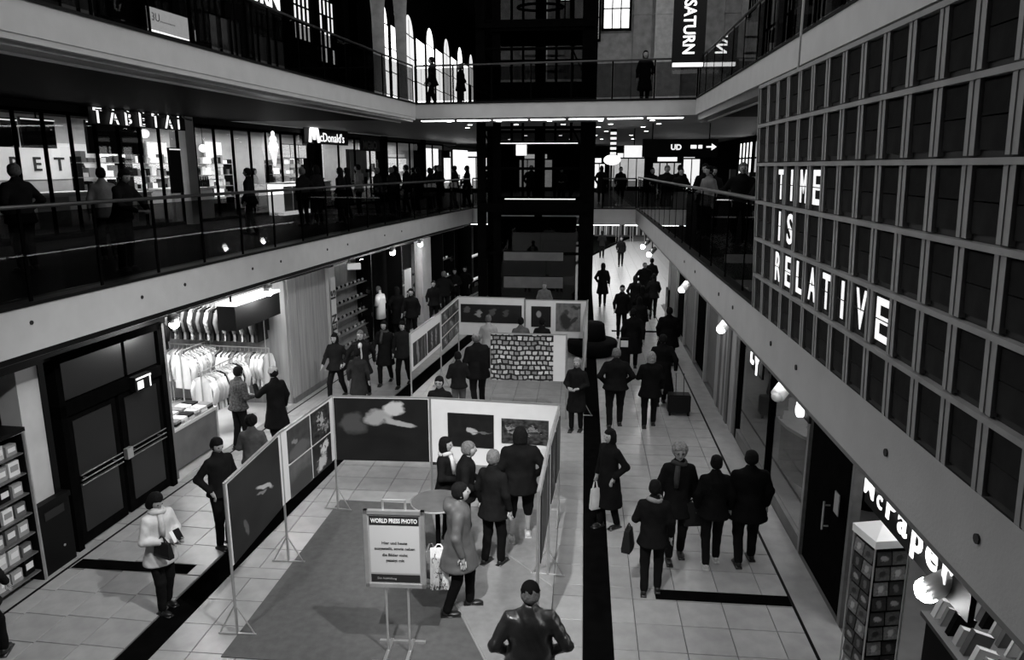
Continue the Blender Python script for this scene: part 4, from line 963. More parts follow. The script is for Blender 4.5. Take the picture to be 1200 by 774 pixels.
m = MB(); m.bx(-17, -3, -.08, .08, 3.1, 3.46); m.build('header', M['darktrim'], sf)
# fluted pale wall panels further on
t = sempty('wall_fluted_right', RM(RX, 0, 0))
for k in range(9):
    y = 15.3 + k * .3; m = MB(); m.bx(-y - .13, -y + .13, -.05 - .03 * (k % 2), .1, 0, 3.3); m.build('panel', M['wallpanel'] if k % 3 else M['midwall'], t)
for k, y in enumerate((18.6, 20.6, 22.8, 25.0, 27.5)):
    m = MB(); m.bx(-y - .8, -y + .8, .02, .12, .1, 3.1); m.build('panel', [M['midwall'], M['darkwall']][k % 2], t)
    m = MB(); m.bx(-y - .9, -y - .8, -.06, .1, 0, 3.3); m.build('pilaster_strip', M['wallpanel'], t)
t = thing('poster_stand', 'small framed poster board standing by the far right wall', 'poster', RM(3.0, 25.8, 0))
m = MB(); m.bx(-.35, .35, -.03, .03, .3, 1.5); m.build('frame', M['dark'], t); m = MB(); m.bx(-.3, .3, -.04, -.03, .35, 1.45); m.build('poster', blob_mat('poster_print', .05, [(.5, .3, .3, .15, 20, .5), (.5, .7, .25, .12, 0, .35)]), t)
m = MB(); m.tube([(-.3, -.15, 0), (-.3, 0, .4)], .02, 6); m.tube([(.3, -.15, 0), (.3, 0, .4)], .02, 6); m.build('leg', M['alu'], t)
# curved bar counter
bar_t = thing('bar_counter', 'curved dark bar counter with a pale top behind the right glass', 'counter', (0, 0, 0))
def arc(r, z): return [(5.2 + r * math.cos(a), 13.5 + r * 1.25 * math.sin(a), z) for a in [math.pi * (.5 + k / 12) for k in range(13)]]
m = MB(); P_ = arc(1.35, 0); m.prism([(p[0], p[1]) for p in P_] , .01, 1.0); m.build('counter_body', M['darkwall'], bar_t)
m = MB(); P_ = arc(1.5, 0); m.prism([(p[0], p[1]) for p in P_], 1.0, 1.06); m.build('counter_top', M['midwall'], bar_t)
for k in range(6):
    t = thing('bottle', 'bottle standing on the curved bar counter', 'bottle', (4.25 + k * .14, 13.9 - .12 * (k % 2), 1.06), 'bottles on the bar counter')
    m = MB(); m.lathe([(.04, 0), (.045, .02), (.045, .2), (.018, .26), (.018, .34)], n=10); m.build('bottle_body', M['dark'] if k % 2 else M['greypaper'], t, True)
    m = MB(); m.lathe([(.02, .34), (.02, .37)], n=8); m.build('cap', M['alu'], t)
d = bpy.data.lights.new('bar_light', 'AREA'); d.size = 1.5; d.energy = 60; o = bpy.data.objects.new('bar_light', d); col.objects.link(o); o.location = (5.0, 13.0, 3.2)
t = thing('shelf_wall', 'low rack of goods behind the right glass beyond the bar', 'shelf', RM(5.4, 11.0, 0))
m = MB(); m.bx(-1.1, 1.1, 0, .35, 0, 1.9); m.build('shelf_body', M['dark'], t)
for k in range(16): m = MB(); m.box((-.95 + (k % 8) * .27, -.03, .9 + (k // 8) * .5), (.15, .06, .25)); m.build('goods', [M['midwall'], M['greypaper'], M['dark']][k % 3], t)
# cylinder spotlights under the right balcony edge
for i, (x, y, z, lab, pw, on) in enumerate(((2.35, 11.9, 3.2, 'bright cylinder spotlight under the right balcony above the fluted wall', 5, 1), (2.3, 16.4, 3.1, 'bright tube lamp far along the right balcony edge', 4, 1), (2.35, 8.35, 3.2, 'unlit pale cylinder lamp under the right balcony edge', 0, 0), (2.3, 27.4, 2.9, 'dazzling round lamp farthest along the right balcony edge', 40, 1), (2.35, 25.3, 2.85, 'second dazzling round lamp far along the right balcony edge', 30, 1), (2.62, 4.95, 2.80, 'large dazzling lamp over the book stand at lower right', 22, 1))):
    t = thing('spotlight', lab, 'lamp', (x, y, z))
    dirv = Vector((-.6, -.5, -.55)) if i != 5 else Vector((-.5, .3, -.6)); dirv.normalize()
    m = MB(); m.tube([tuple(-dirv * .17), tuple(dirv * .17)], .085, 14); m.build('cylinder', M['white'] if not on or i < 2 else M['trim'], t, True)
    m = MB(); m.ball(tuple(dirv * (.17)), .09 if i > 2 else .07, 10, 8, (1, 1, 1)); m.build('bulb', M['bulb'] if on else M['palewall'], t, True)
    m = MB(); m.tube([(0, 0, .05), (0, 0, 3.44 - z)], .02, 6); m.build('bracket', M['steel'], t)
    if pw: point('spotlight_glow', (x + dirv.x * .32, y + dirv.y * .32, z + dirv.z * .32), pw, .07)
t = thing('shop_sign', 'white letters ly seen under the right balcony edge', 'sign', RM(2.62, 11.3, 2.72)); text('lettering', 'L', .42, M['sign'], t, (0, 0, 0), .008, .012, .9); text('lettering', 'Y', .42, M['sign'], t, (.3, 0, -.1), .008, .012, .9)
m = MB(); m.bx(-.05, .65, .03, .06, -.12, .5); m.build('backing', M['dark'], t); m = MB(); m.tube([(.3, .045, .5), (.3, .045, .74)], .015, 6); m.build('hanger', M['steel'], t)
t = thing('shop_sign', 'single white letter g seen under the right balcony edge', 'sign', RM(2.62, 8.72, 2.74)); text('letter', 'g', .42, M['sign'], t, (0, 0, .1), .03, .012, .9)
m = MB(); m.bx(-.05, .35, .03, .06, .0, .5); m.build('backing', M['dark'], t); m = MB(); m.tube([(.15, .045, .5), (.15, .045, .72)], .015, 6); m.build('hanger', M['steel'], t)
t = thing('shop_sign', 'white sign letters McPaper under the right balcony at lower right', 'sign', RM(2.56, 6.42, 2.78))
x = 0
for ch, sz in zip('McPaper', (.28, .24, .34, .34, .34, .34, .34)):
    text('letter', ch, sz, M['signdim'], t, (x, 0, .03), .004, .002 if ch in 'Mc' else .008, 1.15); x += .30 if ch in 'M' else (.19 if ch == 'c' else .245)
m = MB(); m.bx(-.05, 1.8, .04, .08, -.1, .42); m.build('backing', M['dark'], t)
# postcard tower
t = thing('postcard_stand', 'tall square revolving postcard stand with a white pyramid top', 'rack', T(3.24, 7.5, 0, 12) @ Matrix.Diagonal((.82, .82, .96, 1)))
m = MB(); m.lathe([(.3, 0), (.3, .05), (.04, .07)], n=14); m.build('base', M['dark'], t)
m = MB(); m.bx(-.22, .22, -.22, .22, .1, 1.86); m.build('core', M['dark'], t)
m = MB(); m.bx(-.26, .26, -.26, .26, 1.86, 1.95); m.add([(-.26, -.26, 1.95), (.26, -.26, 1.95), (.26, .26, 1.95), (-.26, .26, 1.95), (0, 0, 2.08)], [(0, 1, 4), (1, 2, 4), (2, 3, 4), (3, 0, 4)]); m.build('top', M['white'], t)
for s in (-1, 1):
    for q in (-1, 1): m = MB(); m.tube([(s * .24, q * .24, .1), (s * .24, q * .24, 1.86)], .012, 5); m.build('corner_wire', M['alu'], t)
pcm = [blob_mat('card_print_%d' % k, b_, [(.5, .5, .3, .2, 30 * k, v_)], .3) for k, (b_, v_) in enumerate(((.03, .3), (.08, .02), (.15, .4), (.02, .12)))]
for k in range(9):
    for q in range(2):
        for side in range(2):
            m = MB(); m.box((0, 0, 0), (.19, .01, .15), rx=-.15); o = m.build('postcard', pcm[(k * 3 + q + side) % 4], t)
            if side == 0: o.location = (-.105 + q * .21, -.235, .25 + k * .185)
            else: o.location = (-.235, -.105 + q * .21, .25 + k * .185); o.rotation_euler = (0, 0, R(-90))
# book and magazine tables at lower right
t = thing('book_table', 'sloping display table of books at lower right', 'table', RM(3.85, 6.85, 0))
m = MB(); m.bx(-.9, .95, 0, .9, .75, .8); m.build('tabletop', M['midwall'], t); m = MB(); m.bx(-.85, .9, .05, .85, 0, .75); m.build('table_body', M['dark'], t)
bm_ = [M['white'], M['greypaper'], M['dark'], M['palewall'], M['midwall']]
for k in range(22):
    mx = RM(3.85, 6.85, 0) @ T(-.8 + (k % 11) * .16, .08 + (k // 11) * .42, .8, 0) @ Matrix.Rotation(R(-18), 4, 'X')
    g = thing('book', '%s book in the %s row of the display table at lower right' % (('white', 'grey', 'black', 'pale', 'dark grey')[k % 5], ('front', 'back')[k // 11]), 'book', mx, '%s books in row %d of the display table' % (('white', 'grey', 'black', 'pale', 'dark grey')[k % 5], k // 11 + 1))
    th = rnd.uniform(.03, .1); hh = rnd.uniform(.2, .3); m = MB(); m.bx(-th / 2 + .004, th / 2 - .004, .008, .2, .005, hh - .005); m.build('pages', M['paper'], g)
    m = MB(); m.bx(-th / 2, -th / 2 + .004, 0, .205, 0, hh); m.bx(th / 2 - .004, th / 2, 0, .205, 0, hh); m.bx(-th / 2, th / 2, 0, .006, 0, hh); m.build('cover', bm_[k % 5], g)
t = thing('magazine_shelf', 'stepped magazine shelf against the back behind the book table', 'shelf', RM(4.75, 8.6, 0))
m = MB(); m.bx(-.9, .9, .3, .4, 0, 2.3); m.bx(-.93, -.9, 0, .4, 0, 2.3); m.bx(.9, .93, 0, .4, 0, 2.3); m.build('shelf_body', M['dark'], t)
for k in range(5):
    m = MB(); m.bx(-.9, .9, .02, .3, .3 + k * .4, .33 + k * .4); m.build('shelf_board', M['alu'], t)
    for q in range(9):
        g = thing('magazine', 'magazine on the %s step of the shelf behind the book table' % ('lowest', 'second', 'middle', 'fourth', 'topmost')[k], 'magazine', RM(4.75, 8.6, 0) @ T(-.8 + q * .2, .12, .34 + k * .4) @ Matrix.Rotation(R(-14), 4, 'X'), 'magazines on step %d' % (k + 1))
        m = MB(); m.bx(-.085, .085, 0, .012, 0, .27); m.build('pages', M['paper'], g); m = MB(); m.bx(-.087, .087, -.004, 0, 0, .272); m.build('cover', (pcm + [M['greypaper'], M['white']])[(q * 5 + k * 3) % 6], g)
t = thing('leaflet_fan', 'fan of long leaflets spread at the lower right corner', 'leaflets', RM(4.3, 6.35, 1.5))
for k in range(11):
    a = -75 + k * 15; m = MB(); m.bx(-.03, .03, -.004, .004, .05, .42); o = m.build('leaflet', [M['white'], M['dark'], M['palewall']][k % 3], t); o.rotation_euler = (R(-30), R(a), 0)
m = MB(); m.tube([(0, .02, -1.3), (0, .02, .05)], .02, 6); m.build('stand', M['steel'], t)
t = thing('door_notice', 'small pale notice on the dark door right of the walkway', 'notice', RM(RX - .09, 8.95, 1.35)); m = MB(); m.bx(-.08, .08, 0, .01, 0, .28); m.build('sheet', M['greypaper'], t)
m = MB(); m.bx(-.09, .09, .01, .015, -.01, .29); m.build('backing', M['dark'], t)
t = sempty('door_2', RM(RX, 9.5, 0)); m = MB(); m.bx(-.85, .85, 0, .08, 0, 3.1); m.build('door_leaf', M['darkwall'], t); m = MB(); m.tube([(.1, -.08, .9), (.1, -.08, 1.3)], .015, 6); m.tube([(.1, 0, .95), (.1, -.08, .95)], .012, 6); m.tube([(.1, 0, 1.25), (.1, -.08, 1.25)], .012, 6); m.build('door_handle', M['alu'], t)

d = bpy.data.lights.new('book_shop_light', 'AREA'); d.size = 1.2; d.energy = 40; o = bpy.data.objects.new('book_shop_light', d); col.objects.link(o); o.location = (4.4, 7.4, 3.2)
# far end of the ground floor
mb = MB(); mb.bx(-6, 12, 62, 62.3, 0, 3.4); struct('wall_end_ground', mb, M['midwall'])
mb = MB(); mb.bx(-4.4, -.9, 36, 36.3, 0, 3.4); struct('wall_behind_lift', mb, M['darkwall'])
for k in range(5):
    t = thing('clothes_rail', ['leftmost', 'second from left', 'middle', 'second from right', 'rightmost'][k] + ' clothes rail in the bright shop at the far ground end', 'clothes rail', (1.0 + k * 1.1, 58, 0))
    m = MB(); m.tube([(-.45, 0, 0), (-.45, 0, 1.5), (.45, 0, 1.5), (.45, 0, 0)], .03, 6); m.build('rail_frame', M['alu'], t)
    for q in range(5): m = MB(); m.bx(-.36 + q * .16, -.28 + q * .16, -.2, .2, .5, 1.42); m.build('garment', [M['dark'], M['palewall'], M['midwall']][(q + k) % 3], t)
t = thing('info_pillar', 'small black pillar with a white panel on the walkway right of the lift', 'sign', (1.18, 19.7, 0))
m = MB(); m.bx(-.12, .12, -.06, .06, 0, 1.1); m.build('pillar_body', M['dark'], t); m = MB(); m.bx(-.1, .1, -.07, -.06, .86, 1.04); m.build('panel', M['paper'], t)
t = thing('seat_island', 'dark round seat with low back standing in front of the lift', 'bench', (.35, 22.2, 0))
m = MB(); m.lathe([(.75, .08), (.78, .38), (.74, .45), (.4, .47)], n=22); m.build('seat', cloth(.006), t, True); m = MB(); m.lathe([(.42, .45), (.36, .95), (.3, 1.0)], n=18); m.build('backrest', cloth(.006), t, True); m = MB(); m.lathe([(.6, 0), (.6, .08)], n=18); m.build('base', M['steel'], t)

# ================================================================ EXHIBITION
carpet = MB(); carpet.add([(-4.15, 7.25, 0.001), (-.3, 7.25, .001), (-.3, 11.4, .001), (-4.1, 11.45, .001), (-4.15, 7.25, 0.012), (-.3, 7.25, .012), (-.3, 11.4, .012), (-4.1, 11.45, .012)],
                          [(3, 2, 1, 0), (4, 5, 6, 7), (0, 1, 5, 4), (1, 2, 6, 5), (2, 3, 7, 6), (3, 0, 4, 7)])
tag(carpet.build('carpet', M['carpet']), 'large dark grey carpet under the front bay of the exhibition', 'carpet')
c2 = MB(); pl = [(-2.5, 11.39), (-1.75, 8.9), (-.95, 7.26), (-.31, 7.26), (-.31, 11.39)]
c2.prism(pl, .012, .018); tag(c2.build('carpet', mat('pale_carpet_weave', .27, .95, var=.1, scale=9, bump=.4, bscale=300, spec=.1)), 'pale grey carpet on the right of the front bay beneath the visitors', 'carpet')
for (a_, c_) in (((-1.75, 8.95), (-.95, 7.3)), ((-1.3, 10.2), (-.32, 9.1))):
    m = MB(); m.tube([(*a_, .02), (*c_, .02)], .012, 4); tag(m.build('tape', M['greypaper']), 'dark seam tape on the pale grey carpet %s' % ('near the sign' if a_[1] < 9 else 'near the right panels'), 'tape')
def post(par, x, y, foot=True, ang=0, h=2.02):
    m = MB(); m.tube([(x, y, 0.03), (x, y, h)], .018, 8); p = m.build('post', M['alu'], par)
    if foot:
        c, s = math.cos(R(ang)), math.sin(R(ang)); m = MB()
        m.tube([(x - c * .24, y - s * .24, .02), (x + c * .24, y + s * .24, .02)], .014, 6); m.tube([(x - c * .22, y - s * .22, .02), (x, y, .42)], .010, 6); m.tube([(x + c * .22, y + s * .22, .02), (x, y, .42)], .010, 6)
        m.build('foot', M['alu'], par)
def panel(p0, p1, z0, z1, label, prints, feet=(True, True), board=True, flip=False):
    a, c = Vector((*p0, 0)), Vector((*p1, 0)); L = (c - a).length; ang = math.degrees(math.atan2(c.y - a.y, c.x - a.x))
    t = thing('exhibition_panel', label, 'panel', T(a.x, a.y, 0, ang))
    m = MB(); m.bx(.02, L - .02, -.012, .012, z0, z1); bo = m.build('board', M['white'], t)
    m = MB(); m.bx(0, L, -.018, .018, z1, z1 + .02); m.build('top_rail', M['alu'], t)
    for i, (u0, u1, w0, w1, mt) in enumerate(prints):
        sgn = 1 if flip else -1
        m = MB(); m.bx(u0 * L, u1 * L, sgn * .013, sgn * .026, z0 + w0 * (z1 - z0), z0 + w1 * (z1 - z0)); m.build('photo_print', mt, bo)
    for k, x in enumerate((0, L)):
        if feet[k] is not None: post(t, x, 0, feet[k], 90, z1 + .02)
    return t
P = {}
P['fire'] = blob_mat('print_fire', .012, [(.62, .52, .20, .035, -35, .55), (.55, .47, .12, .02, -20, .25), (.25, .28, .03, .12, 10, .10)], .25, 3)
P['lying'] = blob_mat('print_lying_figure', .008, [(.5, .72, .16, .12, 35, .35), (.62, .86, .12, .10, 0, .55), (.72, .62, .16, .06, -25, .40), (.2, .6, .14, .16, 0, .07)], .3, 4)
P['hand'] = blob_mat('print_pale_hand', .010, [(.55, .5, .10, .12, 30, .45), (.75, .45, .22, .03, 0, .12)], .3, 5)
P['crowd'] = blob_mat('print_crowd', .04, [(.2, .6, .08, .12, 0, .28), (.45, .45, .08, .14, 0, .3), (.7, .6, .08, .12, 0, .22)], .9, 9, grain=.9)
P['road'] = blob_mat('print_road', .05, [(.5, .2, .5, .25, 0, .12), (.3, .55, .1, .08, 0, .25)], .4, 4)
P['scene'] = blob_mat('print_busy_scene', .03, [(.5, .6, .16, .25, 15, .4), (.75, .3, .16, .1, 0, .3)], .9, 8, grain=.8)
P['fog'] = blob_mat('print_fog', .10, [(.5, .25, .6, .3, 0, .05)], .3, 3)
P['face'] = blob_mat('print_white_mask', .02, [(.62, .72, .22, .2, 20, .7), (.45, .3, .3, .2, 30, .6), (.62, .72, .06, .05, 0, .05)], .5, 6)
P['faces'] = blob_mat('print_row_of_faces', .010, [(.1, .7, .05, .18, 0, .12), (.3, .5, .05, .22, 0, .35), (.52, .6, .05, .2, 0, .10), (.75, .55, .05, .2, 0, .08)], .2, 6)
P['woman'] = blob_mat('print_woman_reclining', .16, [(.4, .35, .22, .3, 20, .03), (.42, .7, .1, .12, 0, .05), (.75, .4, .2, .06, 35, .04), (.8, .85, .2, .06, 0, .04)], .3, 5)
P['window'] = blob_mat('print_dark_window', .008, [(.38, .62, .13, .16, 0, .30)], .06, 6)
P['curtain'] = blob_mat('print_curtain', .02, [(.3, .5, .08, .6, 4, .22), (.6, .5, .05, .6, -3, .12), (.85, .5, .04, .6, 0, .2)], .15, 5)
P['figures'] = blob_mat('print_standing_figures', .015, [(.3, .5, .06, .4, 0, .35), (.65, .5, .06, .4, 0, .3)], .3, 7)
P['archive'] = brick_mat('print_archive', .8, .22, .006, 3.2, .42, .36, .065)
panel((-4.15, 7.68), (-4.19, 9.39), .93, 2.0, 'front left panel covered by one large dark photograph with a bright streak', [(.03, .93, .01, .985, P['fire'])])
panel((-4.19, 9.39), (-4.02, 11.1), .93, 2.0, 'left white panel with a block of four photographs', [(.10, .50, .50, .97, P['road']), (.53, .90, .50, .97, P['scene']), (.10, .50, .0, .47, P['fog']), (.53, .90, .0, .47, P['face'])], feet=(None, True))
panel((-4.02, 11.1), (-2.41, 11.16), .91, 2.0, 'dark panel with a large photograph of a pale lying figure', [(.02, .98, .0, .985, P['lying'])], feet=(None, False))
panel((-2.41, 11.16), (-.31, 11.0), .91, 2.0, 'white panel with two dark photographs behind the talking visitors', [(.14, .50, .28, .80, P['hand']), (.56, .92, .38, .76, P['crowd'])], feet=(False, True))
panel((-.31, 10.97), (-.40, 9.4), .91, 2.0, 'right side panel seen edge on next to the corner', [(.1, .45, .1, .9, P['curtain']), (.55, .9, .1, .9, P['figures'])], feet=(None, True), flip=True)
panel((-.40, 9.4), (-.45, 7.8), .91, 2.0, 'right side panel seen edge on nearest the man in the leather jacket', [(.1, .9, .1, .9, P['curtain'])], feet=(None, True), flip=True)
panel((-3.81, 15.7), (-3.62, 18.25), 1.12, 2.0, 'far left white panel with two dark curtain photographs', [(.06, .48, .10, .72, P['curtain']), (.52, .95, .12, .74, P['figures'])])
panel((-3.62, 18.25), (-3.55, 20.6), .95, 2.0, 'far left white panel with a grid of nine small photographs', [(.04 + .32 * i, .33 + .32 * i, .03 + .32 * j, .31 + .32 * j, P['figures'] if (i + j) % 2 else P['scene']) for i in range(3) for j in range(3)], feet=(None, True))
panel((-3.55, 20.6), (-1.62, 20.5), .89, 2.0, 'far back white panel with a wide photograph of faces', [(.04, .96, .34, .82, P['faces'])], feet=(None, False))
panel((-1.60, 20.5), (.15, 20.45), .89, 1.96, 'far back white panel with a small dark photograph and a woman in black', [(.10, .42, .28, .84, P['window']), (.50, .9, .18, .94, P['woman'])], feet=(False, False))
panel((.17, 20.4), (.06, 16.3), .91, 2.0, 'long right panel of the far bay seen almost edge on', [(.03, .3, .08, .93, P['scene']), (.35, .6, .1, .9, P['woman']), (.65, .92, .1, .9, P['curtain'])], feet=(None, True), flip=False)
panel((-2.02, 15.96), (-.32, 15.95), .93, 2.0, 'panel with a large photograph of shelves full of stacked papers', [(.0, .83, .0, .99, P['archive'])], feet=(True, False))
# title stand
t = thing('title_stand', 'framed WORLD PRESS PHOTO notice on a double pole stand', 'sign', T(-2.07, 7.5, 0, 2))
m = MB(); m.bx(-.33, .33, -.015, .015, .92, 1.84); m.build('sheet', M['greypaper'], t)
m = MB(); m.bx(-.35, .35, -.03, .02, .90, .945); m.bx(-.35, .35, -.03, .02, 1.815, 1.86); m.bx(-.35, -.305, -.03, .02, .9, 1.86); m.bx(.305, .35, -.03, .02, .9, 1.86); m.build('frame', M['alu'], t)
m = MB(); m.bx(-.285, .285, -.019, -.015, 1.68, 1.79); m.build('title_bar', M['ink'], t)
m = MB(); m.bx(-.285, .285, -.018, -.015, 1.08, 1.67); m.build('notice_face', mat('notice_paper', .48, .6), t)
m = MB(); m.bx(-.285, .285, -.019, -.015, .965, 1.06); m.build('footer_bar', M['ink'], t)
text('title', 'WORLD PRESS PHOTO', .072, M['paper'], t, (0, -.021, 1.735), .001, .002, .72, center=True)
for k, s_ in enumerate(('Hier und heute', 'ausgestellt, sowie neben', 'die Bilder nicht', 'gezeigt mit')):
    text('notice_text', s_, .048, M['ink'], t, (0, -.021, 1.46 - k * .075), .0008, .001, 1.0, center=True)
text('footer_text', 'Die Ausstellung', .035, M['greypaper'], t, (-.1, -.021, 1.01), .0008, 0, 1.0, center=True)
for x in (-.13, .13):
    m = MB(); m.tube([(x, .02, .03), (x, .02, 1.98)], .014, 8); m.build('pole', M['alu'], t)
m = MB(); m.tube([(-.13, .02, 1.97), (.13, .02, 1.97)], .012, 6); m.build('top_bar', M['alu'], t)
m = MB(); m.bx(-.28, .28, -.2, -.16, .0, .035); m.bx(-.28, .28, .2, .24, .0, .035); m.bx(-.15, -.11, -.2, .24, .01, .05); m.bx(.11, .15, -.2, .24, .01, .05); m.build('foot_frame', M['alu'], t)
# standing table
t = thing('standing_table', 'tall round dark standing table beside the talking visitors', 'table', (-1.95, 9.35, 0))
m = MB(); m.lathe([(.30, 1.06), (.36, 1.07), (.37, 1.085), (.36, 1.10)], n=30); m.build('tabletop', M['wood'], t); m = MB(); m.tube([(.365 * math.cos(k * math.pi / 15), .365 * math.sin(k * math.pi / 15), 1.085) for k in range(31)], .012, 6); m.build('table_edge', M['alu'], t)
m = MB(); m.tube([(0, 0, .04), (0, 0, 1.06)], .035, 10); m.build('leg', M['steel'], t); m = MB(); m.lathe([(.24, .012), (.24, .03), (.05, .06)], n=20); m.build('base', M['steel'], t)

# ================================================================ PEOPLE
def seg(P, a, b, ra, rb, sx=1., sy=1.):
    a = np.array(a, float); b = np.array(b, float); ab = b - a
    h = np.clip(((P - a) @ ab) / max(ab @ ab, 1e-9), 0, 1)[..., None]
    q = (P - a - h * ab) / np.array([sx, sy, 1.0])
    return np.sqrt((q * q).sum(-1)) - (ra + (rb - ra) * h[..., 0])
def smin(a, b, k):
    h = np.clip(.5 + .5 * (b - a) / k, 0, 1); return b + (a - b) * h - k * h * (1 - h)
def nets(prims, h, k=.03, cut=None, wrinkle=0.):
    """smooth union of tapered segments turned into a quad mesh (surface nets)"""
    pts = np.array([p for pr in prims for p in (pr[0], pr[1])], float); mr = max(max(pr[2], pr[3]) * max(pr[4:] or (1,)) for pr in prims) + 2.5 * h
    lo = pts.min(0) - mr; hi = pts.max(0) + mr
    n = np.ceil((hi - lo) / h).astype(int) + 1
    ax = [lo[i] + h * np.arange(n[i]) for i in range(3)]
    G = np.stack(np.meshgrid(*ax, indexing='ij'), -1)
    V = None
    for pr in prims:
        d = seg(G, *pr); V = d if V is None else smin(V, d, k)
    if wrinkle:
        x, y, z = G[..., 0], G[..., 1], G[..., 2]
        V = V + wrinkle * np.sin(31 * z + 9 * np.sin(11 * x) + 7 * y) * np.sin(17 * x + 13 * y + 5 * z)
    if cut: V = cut(G, V)
    S = V < 0
    c = [(i, j, k_) for i in (0, 1) for j in (0, 1) for k_ in (0, 1)]
    sh = tuple(n - 1)
    acc = np.zeros(sh + (3,)); cnt = np.zeros(sh)
    def sub(A, o): return A[o[0]:o[0] + sh[0], o[1]:o[1] + sh[1], o[2]:o[2] + sh[2]]
    for o in c:
        for a_ in range(3):
            if o[a_]: continue
            o2 = list(o); o2[a_] = 1
            va, vb = sub(V, o), sub(V, o2); cr = (va < 0) != (vb < 0)
            t = np.where(cr, va / np.where(cr, va - vb, 1), 0)
            p = np.zeros(sh + (3,)); p[...] = np.array(o, float); p[..., a_] += t
            acc += p * cr[..., None]; cnt += cr
    m = cnt > 0; idx = -np.ones(sh, int); idx[m] = np.arange(m.sum())
    cell = np.stack(np.nonzero(m), -1)
    verts = lo + h * (cell + acc[m] / cnt[m][:, None])
    faces = []
    for a_ in range(3):
        b_, c_ = (a_ + 1) % 3, (a_ + 2) % 3
        s0 = [slice(1, -1)] * 3; s1 = [slice(1, -1)] * 3; s0[a_] = slice(0, -1); s1[a_] = slice(1, None)
        A, B = S[tuple(s0)], S[tuple(s1)]
        for flip, mask in ((False, A & ~B), (True, ~A & B)):
            q = np.stack(np.nonzero(mask), -1)
            if len(q) == 0: continue
            q[:, b_] += 1; q[:, c_] += 1
            def gi(db, dc):
                r = q.copy(); r[:, b_] += db; r[:, c_] += dc; return idx[r[:, 0], r[:, 1], r[:, 2]]
            f = np.stack([gi(-1, -1), gi(0, -1), gi(0, 0), gi(-1, 0)], -1)
            if flip: f = f[:, ::-1]
            faces.append(f)
    F = np.concatenate(faces); F = F[(F >= 0).all(1)]
    return verts, F
def np_mesh(name, parts, mats):
    vs = []; fs = []; mi = []; o = 0
    for (v, f, m) in parts:
        vs.append(np.asarray(v, float)); fs += [tuple(int(i) + o for i in q) for q in f]; mi += [m] * len(f); o += len(v)
    me = bpy.data.meshes.new(name); me.from_pydata(np.concatenate(vs).tolist(), [], fs)
    for m in mats: me.materials.append(m)
    me.polygons.foreach_set('material_index', mi); me.polygons.foreach_set('use_smooth', [True] * len(fs)); me.update(); return me
ARMS = {  # elbow, wrist (right side, x positive), fingers direction
    'down': ((.245, -.03, 1.15), (.255, .05, .90), (0, .15, -1)),
    'wide': ((.32, -.04, 1.17), (.40, .06, .96), (.3, .1, -1)),
    'swingf': ((.25, .06, 1.15), (.24, .26, .98), (0, .5, -1)),
    'swingb': ((.26, -.16, 1.17), (.27, -.2, .92), (0, -.2, -1)),
    'bent': ((.25, .02, 1.14), (.12, .27, 1.10), (-.7, .7, 0)),
    'hold': ((.25, .03, 1.14), (.06, .30, 1.14), (-.4, .9, .1)),
    'pocket': ((.30, -.10, 1.16), (.21, .08, .98), (-.3, .4, -1)),
    'back': ((.27, -.12, 1.16), (.06, -.18, .98), (-1, 0, -.3)),
    'chin': ((.17, .20, 1.20), (.06, .17, 1.44), (-.3, -.1, 1)),
    'rail': ((.27, .20, 1.17), (.12, .42, 1.12), (-.8, .5, 0)),
    'cross': ((.24, .04, 1.16), (-.06, .22, 1.20), (-1, .1, 0)),
    'up': ((.28, .14, 1.22), (.20, .34, 1.38), (-.1, .5, .8)),
}
HN, HM = 20, 16
def head_mesh(c, yaw, nod, s=1.):
    v = []; f = []; mi = []
    for i in range(HM + 1):
        th = math.pi * i / HM
        for k in range(HN):
            a = 2 * math.pi * k / HN + math.pi / 2          # k=0 faces forward (+y)
            x, y, z = math.sin(th) * math.cos(a), math.sin(th) * math.sin(a), math.cos(th)
            X, Y, Z = x * .076, y * .096, z * .118
            if z < 0: X *= 1 - .28 * (-z); Y *= 1 - .10 * (-z); 
            if y < 0 and z < -.2: Y *= .85
            g = lambda cx, cz, w: math.exp(-((x - cx) ** 2 + (z - cz) ** 2) / w) if y > 0 else 0
            Y += .020 * g(0, -.16, .018) + .012 * g(0, -.02, .03) + .006 * g(0, .25, .10) - .012 * (g(.36, .06, .022) + g(-.36, .06, .022)) + .008 * g(0, -.50, .018) + .012 * g(0, -.85, .05)
            X += (.006 if x > 0 else -.006) * math.exp(-((abs(x) - .6) ** 2 + (z + .1) ** 2) / .06) * (y > 0)
            v.append((X, Y, Z))
    for i in range(HM):
        for k in range(HN):
            a, b = i * HN + k, i * HN + (k + 1) % HN; f.append((a, a + HN, b + HN, b))
            zc = math.cos(math.pi * (i + .5) / HM); xc = math.cos(2 * math.pi * (k + .5) / HN + math.pi / 2); yc = math.sin(2 * math.pi * (k + .5) / HN + math.pi / 2)
            mi.append(1 if (yc > .9 and -.62 < zc < -.45) else 0)
    v = np.array(v)
    extra = MB()
    for s_ in (-1, 1):
        extra.ball((s_ * .030, .079, .008), .0125, 8, 6); n1 = len(extra.f)
    ne = len(extra.f)
    for s_ in (-1, 1): extra.ball((s_ * .077, -.005, -.01), .03, 8, 6, (.35, .7, 1.05))
    ev = np.array(extra.v)
    m = Matrix.Rotation(yaw, 3, 'Z') @ Matrix.Rotation(nod, 3, 'X'); mm = np.array(m) * s
    out = [(v @ mm.T + c, [q for q, t in zip(f, mi) if t == 0], 0), ]
    out[0] = (v @ mm.T + c, f, 0)
    return out[0][0], f, mi, ev @ mm.T + c, extra.f, ne, m
